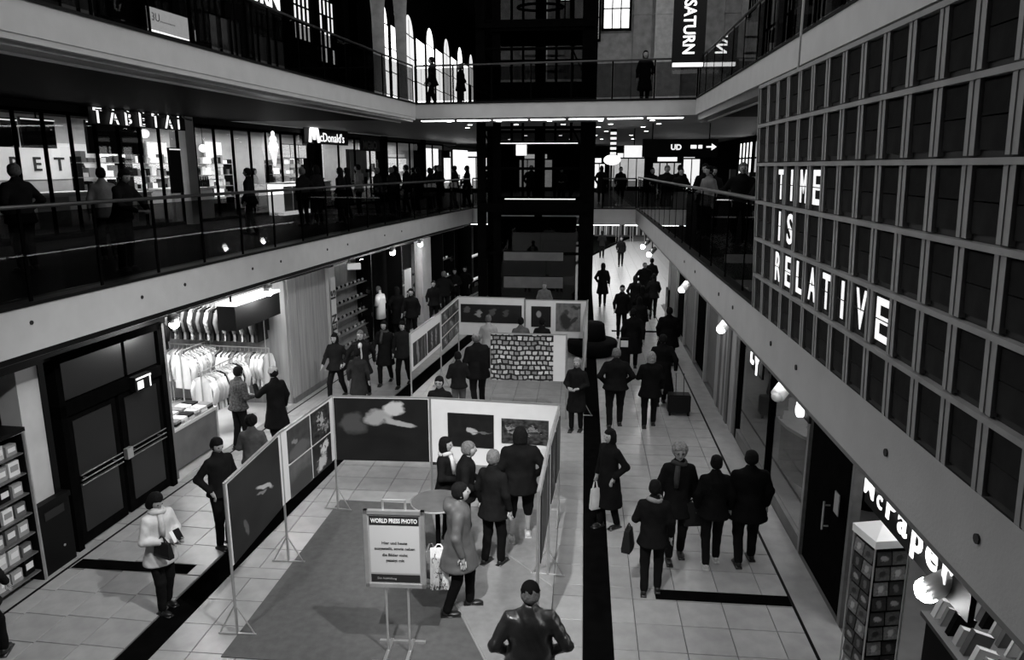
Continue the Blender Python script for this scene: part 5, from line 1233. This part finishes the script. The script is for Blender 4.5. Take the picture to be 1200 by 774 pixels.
def hand_fingers(wrist, d, side, curl=.5, s=1.):
    d = Vector(d).normalized(); w_ = Vector(wrist)
    up = Vector((0, 1, 0)) if abs(d.y) < .8 else Vector((0, 0, 1))
    fl = d.cross(up).normalized()          # palm normal
    wd_v = d.cross(fl).normalized()        # across the knuckles
    mb = MB()
    for i, ln in enumerate((.068, .078, .073, .056)):
        b0 = w_ + d * .085 + wd_v * (.030 - i * .020)
        p1 = b0 + d * ln * .45 + fl * curl * .010 * side; p2 = p1 + d * ln * .32 * (1 - curl * .3) + fl * curl * .024 * side; p3 = p2 + d * ln * .25 * (1 - curl * .6) + fl * curl * .024 * side
        mb.tube([b0 - d * .02, p1, p2, p3], [.0095, .009, .008, .0055], 6)
    t0 = w_ + d * .03 + wd_v * .03
    mb.tube([t0 - d * .01, t0 + d * .025 + wd_v * .025, t0 + d * .058 + wd_v * .032 + fl * .008 * side], [.012, .0105, .007], 6)
    return mb
pcount = 0
def person(label, pos, face, h=1.75, stride=.0, arms=('down', 'down'), lean=0., top=.014, top_kind='wool', hem=.86, legs=.012, shoes='dark', hair='dark', hairstyle='short',
           hat=None, turn=0., nod=0., build=1., hood=False, scarf=None, glasses=False, open_coat=None, skirt=False, vox=.026, phase=1, group=None, wrinkle=.004, bare_legs=False, plaid=False, side_lean=0., cap_v=.01):
    z0 = pos[2] if len(pos) > 2 else 0.
    s = h / 1.75
    t = thing('person', label, 'person', T(pos[0], pos[1], z0, face), group)
    t.scale = (s * (1 if build == 1 else 1 + (build - 1) * .6), s, s)
    B = build; hp = .92 - abs(stride) * .07
    def L_(p):   # lean the upper body about the hips
        x, y, z = p; a = lean; dz = z - hp
        if dz <= 0: return (x, y, z)
        return (x + dz * math.sin(side_lean), y * math.cos(a) + dz * math.sin(a), hp + dz * math.cos(a) - y * math.sin(a))
    ft = []
    for sd in (-1, 1):
        fy = stride / 2 * sd * phase; lift = .05 if (fy < 0 and abs(stride) > .3) else 0
        ank = (sd * .095 * B, fy, .085 + lift); hip = (sd * .09 * B, 0, hp - .02)
        knee = (sd * .098 * B, fy * .5 + .03 + abs(stride) * .12 * (1 if fy > 0 else .6), .49)
        ft.append((hip, knee, ank, lift))
    sh = [L_((sd * .165 * (B * .7 + .3), 0, 1.385)) for sd in (-1, 1)]
    arm = []
    for i, sd in enumerate((-1, 1)):
        e, w_, d = ARMS[arms[i]]
        arm.append((sh[i], L_((sd * e[0] * (B * .5 + .5), e[1], e[2])), L_((sd * w_[0], w_[1], w_[2])), (sd * d[0], d[1], d[2])))
    hc = np.array(L_((0, .02, 1.625))); hc = hc + np.array([0, math.sin(-nod) * .05, -abs(nod) * .03])
    nk0, nk1 = L_((0, -.01, 1.42)), tuple(hc - np.array([0, .015, .07]))
    # body: one continuous surface under the clothes
    pr = [(L_((-.0, 0, 1.02)), L_((0, 0, 1.32)), .095, .115, 1.3, .85), ((-.05, 0, hp), (.05, 0, hp), .10, .10, 1.1, 1.0), (nk0, nk1, .058, .052), (sh[0], sh[1], .05, .05)]
    for (hip, knee, ank, lift) in ft:
        pr += [(hip, knee, .078, .052), (knee, (ank[0], ank[1], ank[2] + .05), .052, .036), ((ank[0], ank[1] - .03, .045 + lift), (ank[0] * 1.08, ank[1] + .12, .035 + lift), .034, .028)]
    for (a0, e, w_, d) in arm:
        dn = Vector(d).normalized(); pw = Vector(w_) + dn * .07
        pr += [(a0, e, .045, .036), (e, w_, .036, .026), (w_, tuple(pw), .026, .032, 1.0, 1.0)]
    v, f = nets(pr, max(vox, .024), .025)
    hv, hf, hmi, ev, ef, ne, hm = head_mesh(hc, turn, -nod, 1.0)
    parts = [(v, f, 0)]
    parts.append((hv, hf, 0)); 
    hd = [(ev, ef[:ne], 2), (ev, ef[ne:], 0)]
    parts += [(ev, ef[:ne], 2)] if True else []
    parts += [(ev, ef[ne:], 0)]
    for i, (a0, e, w_, d) in enumerate(arm):
        mb = hand_fingers(w_, d, 1 if i else -1, .75 if arms[i] in ('bent', 'hold', 'rail', 'cross', 'chin') else .45); parts.append((np.array(mb.v), mb.f, 0))
    me = np_mesh('body', parts, [M['skin'], M['lip'], M['eye']])
    # lips
    base = len(f)
    for i, q in enumerate(hmi):
        if q: me.polygons[base + i].material_index = 1
    link('body', me, t)
    # trousers
    lm = cloth(legs) if not bare_legs else cloth(legs)
    pr = [((-.05 * B, 0, hp + .02), (.05 * B, 0, hp + .02), .115 * B, .115 * B, 1.1, 1.0)]
    for (hip, knee, ank, lift) in ft:
        end = (ank[0], ank[1] - .01, ank[2] + .02) if not bare_legs else tuple(Vector(knee).lerp(Vector(ank), .25))
        pr += [(hip, knee, .098 * B, .070), (knee, end, .070, .058)]
    v, f = nets(pr, vox, .03, wrinkle=wrinkle * .7)
    link('skirt' if skirt else 'trousers', np_mesh('trousers', [(v, f, 0)], [lm]), t)
    # upper garment
    tm = mat('checked_jacket', top, .9, var=.9, scale=26) if plaid else cloth(top, top_kind)
    def garment_prims(g):
        pr = [(L_((0, .005, 1.0)), L_((0, 0, 1.33)), .135 * B + g, .145 * B + g, 1.28, .92), (L_((-.135 * B, -.01, 1.375)), L_((.135 * B, -.01, 1.375)), .066 * B + g, .066 * B + g), (L_((0, -.015, 1.45)), L_((.13 * B, -.01, 1.385)), .062, .055), (L_((0, -.015, 1.45)), L_((-.13 * B, -.01, 1.385)), .062, .055), (L_((0, -.015, 1.43)), L_((0, -.01, 1.49)), .085, .075)]
        if hem < 1.0:
            wd = .05 + max(0, .9 - hem) * .05 + abs(stride) * .12
            pr.append((L_((0, 0, 1.0)), (0, 0, hem + .02), .14 * B + g, .15 * B + wd * .6 + g, 1.2, 1.0 + abs(stride) * .5))
        for (a0, e, w_, d) in arm:
            wq = Vector(e).lerp(Vector(w_), .93)
            pr += [(a0, e, .068 * (B * .5 + .5) + g, .056 + g), (e, tuple(wq), .056 + g, .043 + g)]
        if hood: pr.append((L_((-.05, -.11, 1.45)), L_((.05, -.11, 1.45)), .085, .085))
        return pr
    aw = [(np.array(a_[1]), np.array(a_[2])) for a_ in arm]
    def cut(G, V):
        # level hem, but let the sleeves hang below it
        A = None
        for (e, w_) in aw:
            d = seg(G, e, e + (w_ - e) * .93, .057, .045); A = d if A is None else np.minimum(A, d)
        hemd = hem - G[..., 2]
        return np.minimum(np.maximum(V, hemd), A)
    v, f = nets(garment_prims(0), vox, .035, cut=cut, wrinkle=wrinkle)
    nm = 'coat' if hem < .7 else 'jacket'
    link(nm, np_mesh(nm, [(v, f, 0)], [tm]), t)
    if open_coat is not None:
        pr = [(L_((0, .06, 1.0)), L_((0, .06, 1.38)), .10, .085, .75, 1.05)]
        v, f = nets(pr, vox, .02); link('shirt', np_mesh('shirt', [(v, f, 0)], [cloth(open_coat)]), t)
        m = MB(); a, c = L_((0, .165, 1.36)), L_((0, .185, 1.08)); m.tube([a, c], [.016, .026], 6); m.build('tie', cloth(.02), t)
    if scarf is not None:
        m = MB(); ctr = Vector(L_((0, 0, 1.475))); pts = [(ctr.x + .085 * math.cos(k * math.pi / 6), ctr.y + .085 * math.sin(k * math.pi / 6), ctr.z + .015 * math.sin(k)) for k in range(13)]
        m.tube(pts, .034, 7, False); m.tube([L_((.03, .10, 1.46)), L_((.05, .155, 1.3)), L_((.05, .16, 1.16))], [.035, .04, .03], 7); m.build('scarf', cloth(scarf), t, True)
    # shoes
    for i, (hip, knee, ank, lift) in enumerate(ft):
        x, y, _ = ank; z = lift
        m = MB(); tlt = .12 if lift else 0
        m.ball((x * 1.02, y - .03, .055 + z), .05, 10, 6, (.85, 1.1, 1.0)); m.ball((x * 1.06, y + .07, .038 + z), .05, 10, 6, (.95, 1.9, .72)); m.box((x * 1.04, y + .035, .012 + z), (.085, .25, .022))
        m.build('shoe', M['shoew'] if shoes == 'white' else M['shoe'], t, True)
    # hair or hat
    HR = np.array(hm)
    def toh(G): return (G - hc) @ HR
    hmat = {'dark': M['hairdark'], 'grey': M['hairgrey'], 'fair': M['hairfair']}[hair]
    def hairnet(kind, g):
        pr = [(tuple(hc + HR @ np.array([0, -.014, .005])), tuple(hc + HR @ np.array([0, -.014, .042])), .092 + g, .088 + g, .93, 1.12)]
        if kind == 'long': pr += [(tuple(hc + HR @ np.array([0, -.05, 0])), tuple(hc + HR @ np.array([0, -.075, -.15])), .085, .07, 1.15, .8)]
        if kind == 'bob': pr += [(tuple(hc + HR @ np.array([0, -.03, 0])), tuple(hc + HR @ np.array([0, -.04, -.07])), .088, .085, 1.15, 1.0)]
        if kind == 'curly': pr += [(tuple(hc + HR @ np.array([0, -.02, .05])), tuple(hc + HR @ np.array([0, -.03, .03])), .105, .10, 1.1, 1.05)]
        def c2(G, V):
            q = toh(G)
            line = {'short': .035, 'bald': .05, 'bob': .045, 'long': .045, 'curly': .055, 'hatted': .02}[kind]
            front = np.minimum(q[..., 1] - .028, line - q[..., 2])       # positive in the face area
            low = (-.075 if kind in ('short', 'hatted') else (-.16 if kind == 'curly' else -.30)) - q[..., 2]
            if kind in ('bob', 'long', 'curly'): front = np.minimum(np.minimum(q[..., 1] - .035, line - q[..., 2]), .085 - abs(q[..., 0]) * 1.15)
            return np.maximum(np.maximum(V, front), low)
        v, f = nets(pr, .014 if vox < .03 else .02, .02, cut=c2, wrinkle=.006 if kind == 'curly' else .003)
        return v, f
    if hairstyle != 'none':
        v, f = hairnet('hatted' if hat else hairstyle, 0 if hat else .004)
        if len(f): link('hair', np_mesh('hair', [(v, f, 0)], [hmat]), t)
    if hat:
        def c3(G, V): return np.maximum(V, (.030 if hat != 'beanie' else .012) - toh(G)[..., 2] + .25 * (toh(G)[..., 1] + .03) * (-1 if hat == 'beanie' else 0))
        pr = [(tuple(hc + HR @ np.array([0, -.008, .030])), tuple(hc + HR @ np.array([0, -.012, .052])), .098, .086, .96, 1.15)]
        v, f = nets(pr, .014, .02, cut=c3); ps = [(v, f, 0)]
        if hat == 'cap':
            m = MB(); m.ball((0, .10, .038), .075, 12, 6, (.95, .85, .12)); ps.append((np.array(m.v) @ HR.T + hc, m.f, 0))
        if hat == 'hatbrim':
            m = MB(); m.lathe([(.14, .026), (.145, .034), (.09, .045)], n=18, sy=1.15); ps.append((np.array(m.v) @ HR.T + hc, m.f, 0))
        link('hat', np_mesh('hat', ps, [cloth(cap_v)]), t)
    if glasses:
        m = MB()
        for s_ in (-1, 1):
            pts = [(s_ * .031 + .022 * math.cos(k * math.pi / 5), .098, .008 + .017 * math.sin(k * math.pi / 5)) for k in range(11)]; m.tube(pts, .0028, 5, False)
            m.tube([(s_ * .052, .097, .01), (s_ * .078, .01, .008)], .0025, 5)
        m.tube([(-.01, .1, .012), (.01, .1, .012)], .0028, 5)
        link('glasses', np_mesh('glasses', [(np.array(m.v) @ HR.T + hc, m.f, 0)], [M['dark']]), t)
    return t, arm, s
def hand_world(res, i):
    t, arm, s = res; w_ = Vector(arm[i][2]) + Vector(arm[i][3]).normalized() * .1
    loc, rot, _ = t.matrix_world.decompose(); rz = t.rotation_euler.z
    p = Vector((w_.x * t.scale.x, w_.y * t.scale.y, w_.z * t.scale.z)); p = Matrix.Rotation(rz, 3, 'Z') @ p
    return Vector(t.location) + p
for_rot = None
def bag(label, at, v, wd=.32, hh=.36, dp=.1, kind='bag', handle=.18, face=0, tapered=.85, m_=None):
    t = thing(kind, label, 'bag', Matrix.Translation(at) @ Matrix.Rotation(R(face), 4, 'Z'))
    z0 = -handle - hh; m = MB()
    n = 6; vs = []
    for k in range(n + 1):
        u = k / n; w_ = wd * (tapered + (1 - tapered) * (1 - u)); d = dp * (1 - .55 * u) * (1 if k else .8)
        z = z0 + hh * u + .01 * math.sin(k * 2.2)
        vs += [(-w_ / 2, -d / 2, z), (0, -d * .62, z + .01), (w_ / 2, -d / 2, z), (w_ / 2, d / 2, z), (0, d * .62, z - .01), (-w_ / 2, d / 2, z)]
    fs = [(k * 6 + i, k * 6 + (i + 1) % 6, k * 6 + 6 + (i + 1) % 6, k * 6 + 6 + i) for k in range(n) for i in range(6)]
    fs += [tuple(reversed(range(6))), tuple(n * 6 + i for i in range(6))]
    m.add(vs, fs); m.build('bag_body', m_ or cloth(v, 'nylon'), t, False)
    for s_ in (-1, 1):
        m = MB(); m.tube([(-wd * .25, s_ * dp * .2, -handle), (-.02, 0, -.02), (.02, 0, -.02), (wd * .25, s_ * dp * .2, -handle)], .008, 6); m.build('handle', m_ or cloth(v, 'nylon'), t)
    return t
def backpack(label, pos, face, v, z=1.2):
    t = thing('backpack', label, 'bag', T(pos[0], pos[1], z, face))
    vv, f = nets([((-.06, -.22, -.16), (-.06, -.22, .14), .1, .09), ((.06, -.22, -.16), (.06, -.22, .14), .1, .09)], .03, .04); link('pack_body', np_mesh('pack_body', [(vv, f, 0)], [cloth(v, 'nylon')]), t)
    vv, f = nets([((-.04, -.31, -.12), (.04, -.31, -.12), .07, .07)], .03, .04); link('front_pocket', np_mesh('front_pocket', [(vv, f, 0)], [cloth(v, 'nylon')]), t)
    for s_ in (-1, 1): m = MB(); m.tube([(s_ * .1, -.16, .16), (s_ * .12, -.02, .29), (s_ * .13, .13, .16), (s_ * .12, .14, 0), (s_ * .1, -.14, -.16)], .014, 6); m.build('strap', cloth(v, 'nylon'), t)
    return t

PP = person
# ---- nearest figures on the ground floor
a = PP('woman in a pale quilted coat reading a leaflet at lower left', (-5.32, 8.10), -112, 1.67, .14, ('hold', 'hold'), .05, top=.62, top_kind='nylon', hem=.74, legs=.010, hairstyle='bob', nod=.45, scarf=.5, vox=.02)
t = thing('leaflet', 'small dark and white leaflet in the hands of the pale-coated woman', 'leaflet', Matrix.Translation(hand_world(a, 1) + Vector((.02, 0, .03))) @ Matrix.Rotation(R(-112), 4, 'Z') @ Matrix.Rotation(R(35), 4, 'X'))
m = MB(); m.bx(-.07, .07, -.003, .003, -.02, .13); m.build('pages', M['paper'], t); m = MB(); m.bx(-.07, .02, -.007, -.003, -.02, .13); m.bx(-.07, .02, .003, .006, -.02, .13); m.build('cover', M['dark'], t)
bag('black shoulder bag against the pale coat of the woman at lower left', (-5.14, 7.90, 1.18), .01, .28, .2, .09, 'shoulder_bag', .1, -20)
PP('person in black walking in at the bottom left corner', (-6.72, 6.75), 20, 1.74, .62, ('down', 'swingf'), .1, top=.014, hem=.80, legs=.008, vox=.024)
PP('tall young man in a black jacket standing beside the front left panel', (-5.33, 9.76), -118, 1.76, .05, ('down', 'pocket'), .0, top=.010, legs=.008, nod=.25, vox=.022)
PP('person in a grey jacket with a bag strap seen behind the block of four photographs', (-5.46, 11.14), 12, 1.6, .05, ('bent', 'bent'), .1, top=.075, hairstyle='curly', vox=.024)
b_ = PP('man with a checked jacket standing at the clothing shop table', (-6.88, 13.58), -30, 1.75, .1, ('bent', 'bent'), .08, top=.05, plaid=True, legs=.010, vox=.024)
PP('man in a pale woollen cap and long black coat before the clothes rails', (-6.04, 13.47), 60, 1.8, .25, ('up', 'down'), .0, top=.008, hem=.55, legs=.008, hat='beanie', cap_v=.32, vox=.024)
PP('shopper in a grey pullover leaning over the folded clothes', (-7.9, 12.0), -60, 1.66, .05, ('hold', 'bent'), .28, top=.12, legs=.01, vox=.026, nod=.3)
PP('woman in a dark jacket walking in front of the vertical lettering', (-6.0, 17.0), 172, 1.68, .5, ('pocket', 'swingf'), .02, top=.012, hem=.82, legs=.010, hairstyle='bob', vox=.028)
PP('man in an open dark coat with pale shirt and tie striding forwards', (-5.35, 17.0), 185, 1.78, .5, ('swingb', 'wide'), .02, top=.012, hem=.68, legs=.008, hair='grey', open_coat=.6, vox=.026)
PP('short person in a dark grey coat seen from behind in front of the striding man', (-5.12, 15.95), 5, 1.58, .15, ('down', 'down'), .0, top=.025, hem=.55, legs=.010, vox=.028)
PP('woman in a long black coat walking left of the far bay', (-5.15, 18.4), 178, 1.72, .4, ('down', 'swingf'), .0, top=.010, hem=.55, legs=.010, hairstyle='long', scarf=.06, vox=.028)
PP('man in dark clothes at the near corner of the far left panel', (-4.62, 18.25), 176, 1.75, .4, ('swingb', 'down'), .0, top=.014, hem=.8, legs=.010, vox=.028)
PP('man with glasses and dark jumper looking over the pale lying figure panel', (-2.68, 13.3), 176, 1.75, 0, ('down', 'down'), .0, top=.010, legs=.01, glasses=True, vox=.024)
PP('large man in black with a pale band on his cap left of the archive photograph', (-2.42, 16.7), 35, 1.82, .15, ('bent', 'down'), .12, top=.010, hem=.72, build=1.2, hat='cap', cap_v=.3, hair='grey', nod=.3, vox=.026)
PP('person in a black top and faded jeans beside the large man in black', (-2.72, 15.7), 20, 1.62, .1, ('bent', 'bent'), .12, top=.012, legs=.09, nod=.3, vox=.026)
PP('visitor in a pale jacket facing the wide photograph of faces', (-2.52, 19.4), 5, 1.72, .05, ('bent', 'down'), .05, top=.38, top_kind='nylon', legs=.012, hair='grey', vox=.028)
PP('visitor in a grey jumper facing the far back panel', (-1.62, 19.2), 10, 1.72, .05, ('down', 'down'), .0, top=.10, legs=.012, vox=.028)
PP('visitor in black beside the small dark photograph', (-1.05, 19.3), -15, 1.70, .05, ('down', 'bent'), .0, top=.012, legs=.012, vox=.028)
PP('balding visitor whose head shows just above the dark lying figure panel', (-2.05, 12.6), 178, 1.35, 0, ('down', 'down'), .1, top=.010, legs=.01, hair='grey', nod=.5, vox=.028)
PP('fair haired woman in a long black coat right of the far bay', (-.07, 15.3), 165, 1.66, .1, ('bent', 'bent'), .0, top=.010, hem=.5, legs=.01, hair='fair', hairstyle='long', vox=.026)
PP('person in a pale grey coat standing in front of the lift door', (-1.32, 25.6), 178, 1.7, .05, ('bent', 'down'), .0, top=.14, hem=.6, legs=.01, hair='grey', vox=.03)
# front bay group
a = PP('man in a grey hooded parka holding a white carrier bag', (-1.50, 8.44), -82, 1.80, .28, ('pocket', 'down'), .02, top=.085, top_kind='nylon', hem=.66, legs=.006, hood=True, nod=-.15, build=1.12, vox=.02, phase=-1)
carrier = blob_mat('carrier_print', .78, [(.3, .75, .12, .05, 0, .04), (.7, .6, .1, .04, 20, .05), (.4, .45, .14, .05, -10, .04), (.6, .3, .12, .05, 10, .05), (.45, .08, .5, .06, 0, .06)], .9, 9, grain=.1)
bag('white patterned carrier bag hanging at the side of the man in the grey parka', (-1.74, 8.36, 1.0), .6, .24, .56, .10, 'carrier_bag', .08, 8, .9, carrier)
bag('limp grey carrier bag behind the white patterned one', (-1.9, 8.62, .86), .16, .2, .36, .09, 'carrier_bag', .12, 30)
PP('man in black with cropped hair leaning by the standing table', (-1.68, 9.95), -85, 1.76, .05, ('bent', 'bent'), .1, top=.008, legs=.008, build=1.08, hair='grey', hairstyle='short', vox=.022)
PP('woman in black half hidden behind the man at the standing table', (-2.02, 10.35), -100, 1.66, .05, ('down', 'bent'), .0, top=.009, hem=.8, legs=.01, hairstyle='bob', scarf=.5, vox=.024)
PP('grey haired man in a long black jacket seen from behind in the front bay', (-1.20, 9.62), -30, 1.77, .12, ('down', 'down'), .0, top=.009, hem=.76, legs=.006, hair='grey', vox=.022)
PP('tall person in black with bare shins and white trainers facing the crowd photograph', (-.88, 10.40), 8, 1.84, .15, ('down', 'pocket'), .0, top=.008, hem=.78, legs=.008, shoes='white', hairstyle='bob', bare_legs=True, build=1.15, vox=.022)
PP('man in a flat cap and shiny leather jacket at the bottom of the picture', (-.43, 6.28), 6, 1.78, .1, ('pocket', 'pocket'), .02, top=.022, top_kind='leather', legs=.01, hat='cap', build=1.12, nod=.12, cap_v=.006, hair='grey', vox=.018, wrinkle=.006)
# right walkway
a = PP('dark haired woman in a long black coat carrying a white bag on the black strip', (.49, 10.92), 128, 1.67, .2, ('pocket', 'down'), .0, top=.007, hem=.42, legs=.006, hairstyle='bob', vox=.022)
bag('crumpled white bag in the hand of the woman on the black strip', (.27, 10.78, .86), .5, .16, .34, .09, 'carrier_bag', .14, 30)
PP('person in black with a pale collar and a bag, nearest on the right walkway', (1.01, 9.1), -4, 1.64, .12, ('bent', 'down'), .0, top=.008, hem=.78, legs=.008, scarf=.25, vox=.022)
bag('black ruffled handbag at the left hip of the nearest walker on the right', (.68, 9.05, 1.05), .01, .22, .3, .14, 'handbag', .1, 70)
PP('curly fair haired person in glasses and a scarf facing the camera', (1.44, 10.05), 182, 1.80, .2, ('down', 'down'), .0, top=.008, hem=.7, legs=.010, hair='fair', hairstyle='curly', glasses=True, scarf=.05, vox=.022)
PP('person in black with white trainers walking away', (1.94, 9.92), 2, 1.69, .22, ('down', 'down'), .0, top=.007, hem=.8, legs=.012, shoes='white', vox=.022)
bag('black bag hanging beside the walker in white trainers', (1.66, 9.95, 1.02), .008, .26, .34, .12, 'shoulder_bag', .08, 10)
PP('broad person in black nearest the right shopfront', (2.44, 10.02), 4, 1.74, .2, ('down', 'down'), .0, top=.006, hem=.72, legs=.010, shoes='dark', build=1.15, vox=.022)
PP('grey haired man in a dark jacket and pale collar walking away', (.78, 15.66), 4, 1.80, .2, ('pocket', 'pocket'), .0, top=.008, legs=.010, hair='grey', build=1.15, vox=.026)
PP('woman with fair hair in a dark coat beside the grey haired man', (1.54, 15.74), 0, 1.72, .22, ('bent', 'down'), .0, top=.007, hem=.72, legs=.010, hair='fair', hairstyle='bob', build=1.08, vox=.026)
a = PP('person in a long black coat pulling the wheeled suitcase', (1.95, 17.3), 4, 1.76, .4, ('down', 'swingb'), .0, top=.006, hem=.35, legs=.008, build=1.12, vox=.026)
t = thing('suitcase', 'black wheeled suitcase with a raised handle on the right walkway', 'suitcase', (2.30, 16.65, 0))
m = MB(); m.bx(-.24, .24, -.14, .14, .07, .50); m.bx(-.22, .22, -.16, .16, .1, .47); m.bx(-.26, .26, -.12, .12, .1, .47); m.build('case', cloth(.008, 'nylon'), t)
m = MB(); m.tube([(-.09, -.1, .5), (-.09, -.02, 1.0), (.09, -.02, 1.0), (.09, -.1, .5)], .009, 6); m.build('pull_handle', M['rail'], t)
for s_ in (-1, 1): m = MB(); m.tube([(s_ * .19, -.12, .045), (s_ * .23, -.12, .045)], .045, 12); m.build('wheel', M['dark'], t)
PP('person in a mid-length black coat walking away left of the suitcase owner', (1.45, 20.5), 0, 1.76, .3, ('down', 'swingb'), .0, top=.007, hem=.5, legs=.010, build=1.1, vox=.03)
PP('round shouldered person in black walking ahead of the suitcase owner', (2.5, 20.9), -5, 1.75, .3, ('down', 'down'), .0, top=.006, hem=.6, legs=.010, build=1.2, vox=.03)
# ---- far walkers and the middle floor: five figures, copied
protos_p = []
def far(label, pos, face, i, sc_=1.):
    while len(protos_p) <= i:
        k = len(protos_p)
        spec = [dict(top=.008, hem=.8, legs=.008, stride=.3, arms=('down', 'swingf')), dict(top=.007, hem=.5, legs=.008, stride=.25, hairstyle='long', arms=('pocket', 'down')), dict(top=.012, hem=.75, legs=.008, arms=('bent', 'bent'), hairstyle='bob'),
                dict(top=.009, hem=.78, legs=.01, arms=('pocket', 'pocket'), build=1.15, hair='grey'), dict(top=.16, hem=.8, legs=.01, arms=('down', 'bent'), top_kind='nylon', hairstyle='short'), dict(top=.008, legs=.008, arms=('rail', 'rail'), lean=.22, nod=.4)][k]
        r = PP('person', (0, 0, 0), 0, 1.75, vox=.034, **spec)[0]; protos_p.append([r, False])
    r, u = protos_p[i]
    if not u: protos_p[i][1] = True
    else: r = dup(r)
    r.location = pos; r.rotation_euler = (0, 0, R(face)); k = sc_; b0 = r.scale.x / r.scale.z; r.scale = (b0 * k, k, k); r['label'] = label
    return r
G0 = [(-6.84, 23.9, 0, 3, 'person in black with a pale collar under the white polo shirt'), (-6.16, 23.74, 20, 1, 'person second from left of three dark figures near the far left shops'), (-5.55, 23.2, 180, 0, 'person in black walking towards the camera near the far left shops'),
      (-5.1, 28.9, 180, 2, 'dark figure left of the shop window with glowing shapes'), (-5.3, 27.6, 10, 3, 'broad dark figure in front of the shop window with glowing shapes'), (-4.8, 29.6, 180, 1, 'long coated dark figure near the left foot of the lift'), (-5.3, 25.6, 190, 0, 'dark figure by the far pale pillar'),
      (-4.3, 32.0, 170, 3, 'dark figure behind the left foot of the lift'), (-4.2, 34.0, 0, 2, 'farthest dark figure on the left ground walkway'),
      (1.35, 24.6, 178, 0, 'dark figure in the middle of the crowd on the right walkway'), (2.05, 24.9, 2, 1, 'long haired dark figure far on the right walkway'), (1.98, 27.6, 5, 1, 'rounded dark figure at the head of the right walkway crowd'), (2.70, 27.9, 0, 0, 'dark figure beside the rounded one far on the right walkway'),
      (2.6, 31.0, 180, 3, 'dark figure close to the far right lamp'), (3.0, 32.2, 0, 0, 'second dark figure close to the far right lamp'), (.85, 30.3, 0, 1, 'slim lone dark figure on the pale far floor'), (2.2, 43, 180, 0, 'tiny figure standing near the far bright shop'), (1.2, 47, 0, 2, 'tiny figure walking off towards the far bright shop'),
      (1.8, 22.9, 0, 2, 'dark figure hidden in the middle of the right walkway crowd')]
for (x, y, fc, i, lab) in G0: far(lab, (x, y, 0), fc, i, rnd.uniform(.96, 1.03))
Z = 3.95
G1 = [(-9.25, 11.4, 80, 3, 'large dark figure at the far left edge behind the balcony rail'), (-7.62, 11.6, -100, 5, 'person in black leaning on the left balcony rail looking down'), (-8.85, 13.0, 40, 4, 'person in a light grey hooded jacket on the left balcony'), (-8.5, 18.3, 95, 0, 'lone man in dark clothes on the balcony facing the service counter'),
      (-8.2, 21.2, 70, 3, 'left one of the dark couple below the lit menu boxes'), (-7.95, 21.7, 60, 2, 'right one of the dark couple below the lit menu boxes'), (-7.4, 22.2, 80, 1, 'dark figure below the large white menu board'),
      (-8.0, 26.0, 90, 4, 'person in pale clothes past the large white menu board'), (-7.2, 25.6, 90, 3, 'broad dark figure past the person in pale clothes'), (-6.6, 27.4, 80, 0, 'first dark figure of the balcony queue before the poster wall'), (-6.3, 28.0, 60, 1, 'second dark figure of the balcony queue, long haired'),
      (-6.0, 28.8, 80, 2, 'third dark figure of the balcony queue'), (-5.8, 29.8, 90, 3, 'fourth dark figure of the balcony queue, broad'), (-5.4, 30.8, 90, 0, 'fifth dark figure of the balcony queue'), (-7.6, 29.6, 40, 2, 'dark figure behind the balcony queue'), (-6.9, 26.4, 80, 3, 'broad dark figure squeezed behind the start of the balcony queue'), (-6.7, 29.0, 70, 0, 'dark figure in the second row of the balcony queue'), (-6.1, 30.6, 90, 1, 'long haired figure in the second row of the balcony queue'), (-5.6, 32.2, 90, 3, 'broad figure near the far end of the balcony queue'), (-6.4, 32.6, 60, 2, 'dark figure by the bright far display window'), (-5.0, 31.8, 100, 0, 'dark figure closest to the rail near the end of the queue'), (-7.9, 24.4, 90, 1, 'dark figure just right of the large white menu board'), (-5.2, 33.0, 90, 1, 'last dark figure left of the lift on the balcony'), (-4.4, 34.0, 180, 0, 'dark figure between the lift columns on the middle floor'),
      (2.95, 18.2, 120, 4, 'woman in a grey jacket walking on the right balcony'), (3.1, 19.8, 180, 0, 'person in black left of the woman in the grey jacket'), (3.5, 20.8, 180, 2, 'person with pale face behind the right balcony rail'), (3.4, 16.6, 180, 3, 'broad dark figure right of the woman in the grey jacket'), (3.55, 15.0, 0, 1, 'dark figure with long hair near the letter board edge'), (3.2, 13.6, 180, 0, 'dark figure partly hidden by the letter board edge'),
      (2.9, 23.0, 180, 1, 'dark figure in the middle of the right balcony crowd'), (2.7, 25.0, 180, 3, 'broad dark figure in the right balcony crowd'), (3.3, 26.5, 0, 0, 'dark figure under the black direction sign'), (2.5, 28.2, 180, 2, 'dark figure at the bend of the right balcony rail'), (1.6, 33.5, 180, 0, 'dark figure beside the round sign'), (.8, 35.5, 0, 1, 'dark figure just right of the lift on the middle floor'),
      (-1.0, 33.0, 180, 2, 'dark figure behind the lift glass on the middle floor'), (-2.4, 34.0, 180, 3, 'second dark figure behind the lift glass on the middle floor')]
for (x, y, fc, i, lab) in G1: far(lab, (x, y, Z), fc, i, rnd.uniform(.96, 1.03))
PP('shop assistant in white behind the service counter under the cone sign', (XL(26.5) - 7.0, 26.4, Z), -95, 1.66, 0, ('bent', 'bent'), .05, top=.6, legs=.02, hairstyle='bob', vox=.034)
for k, (x, y) in enumerate(((-5.3, 26.2), (-4.6, 28.0))):
    far(['dark silhouette on the upper far balcony by the tall lit windows', 'second dark silhouette on the upper far balcony by the tall lit windows'][k], (x, y, 7.6), 90, 3 * k, 1.0)
far('faint silhouette behind the upper balcony left of the banner', (1.9, 25.5, 7.6), 180, 1, 1.0)
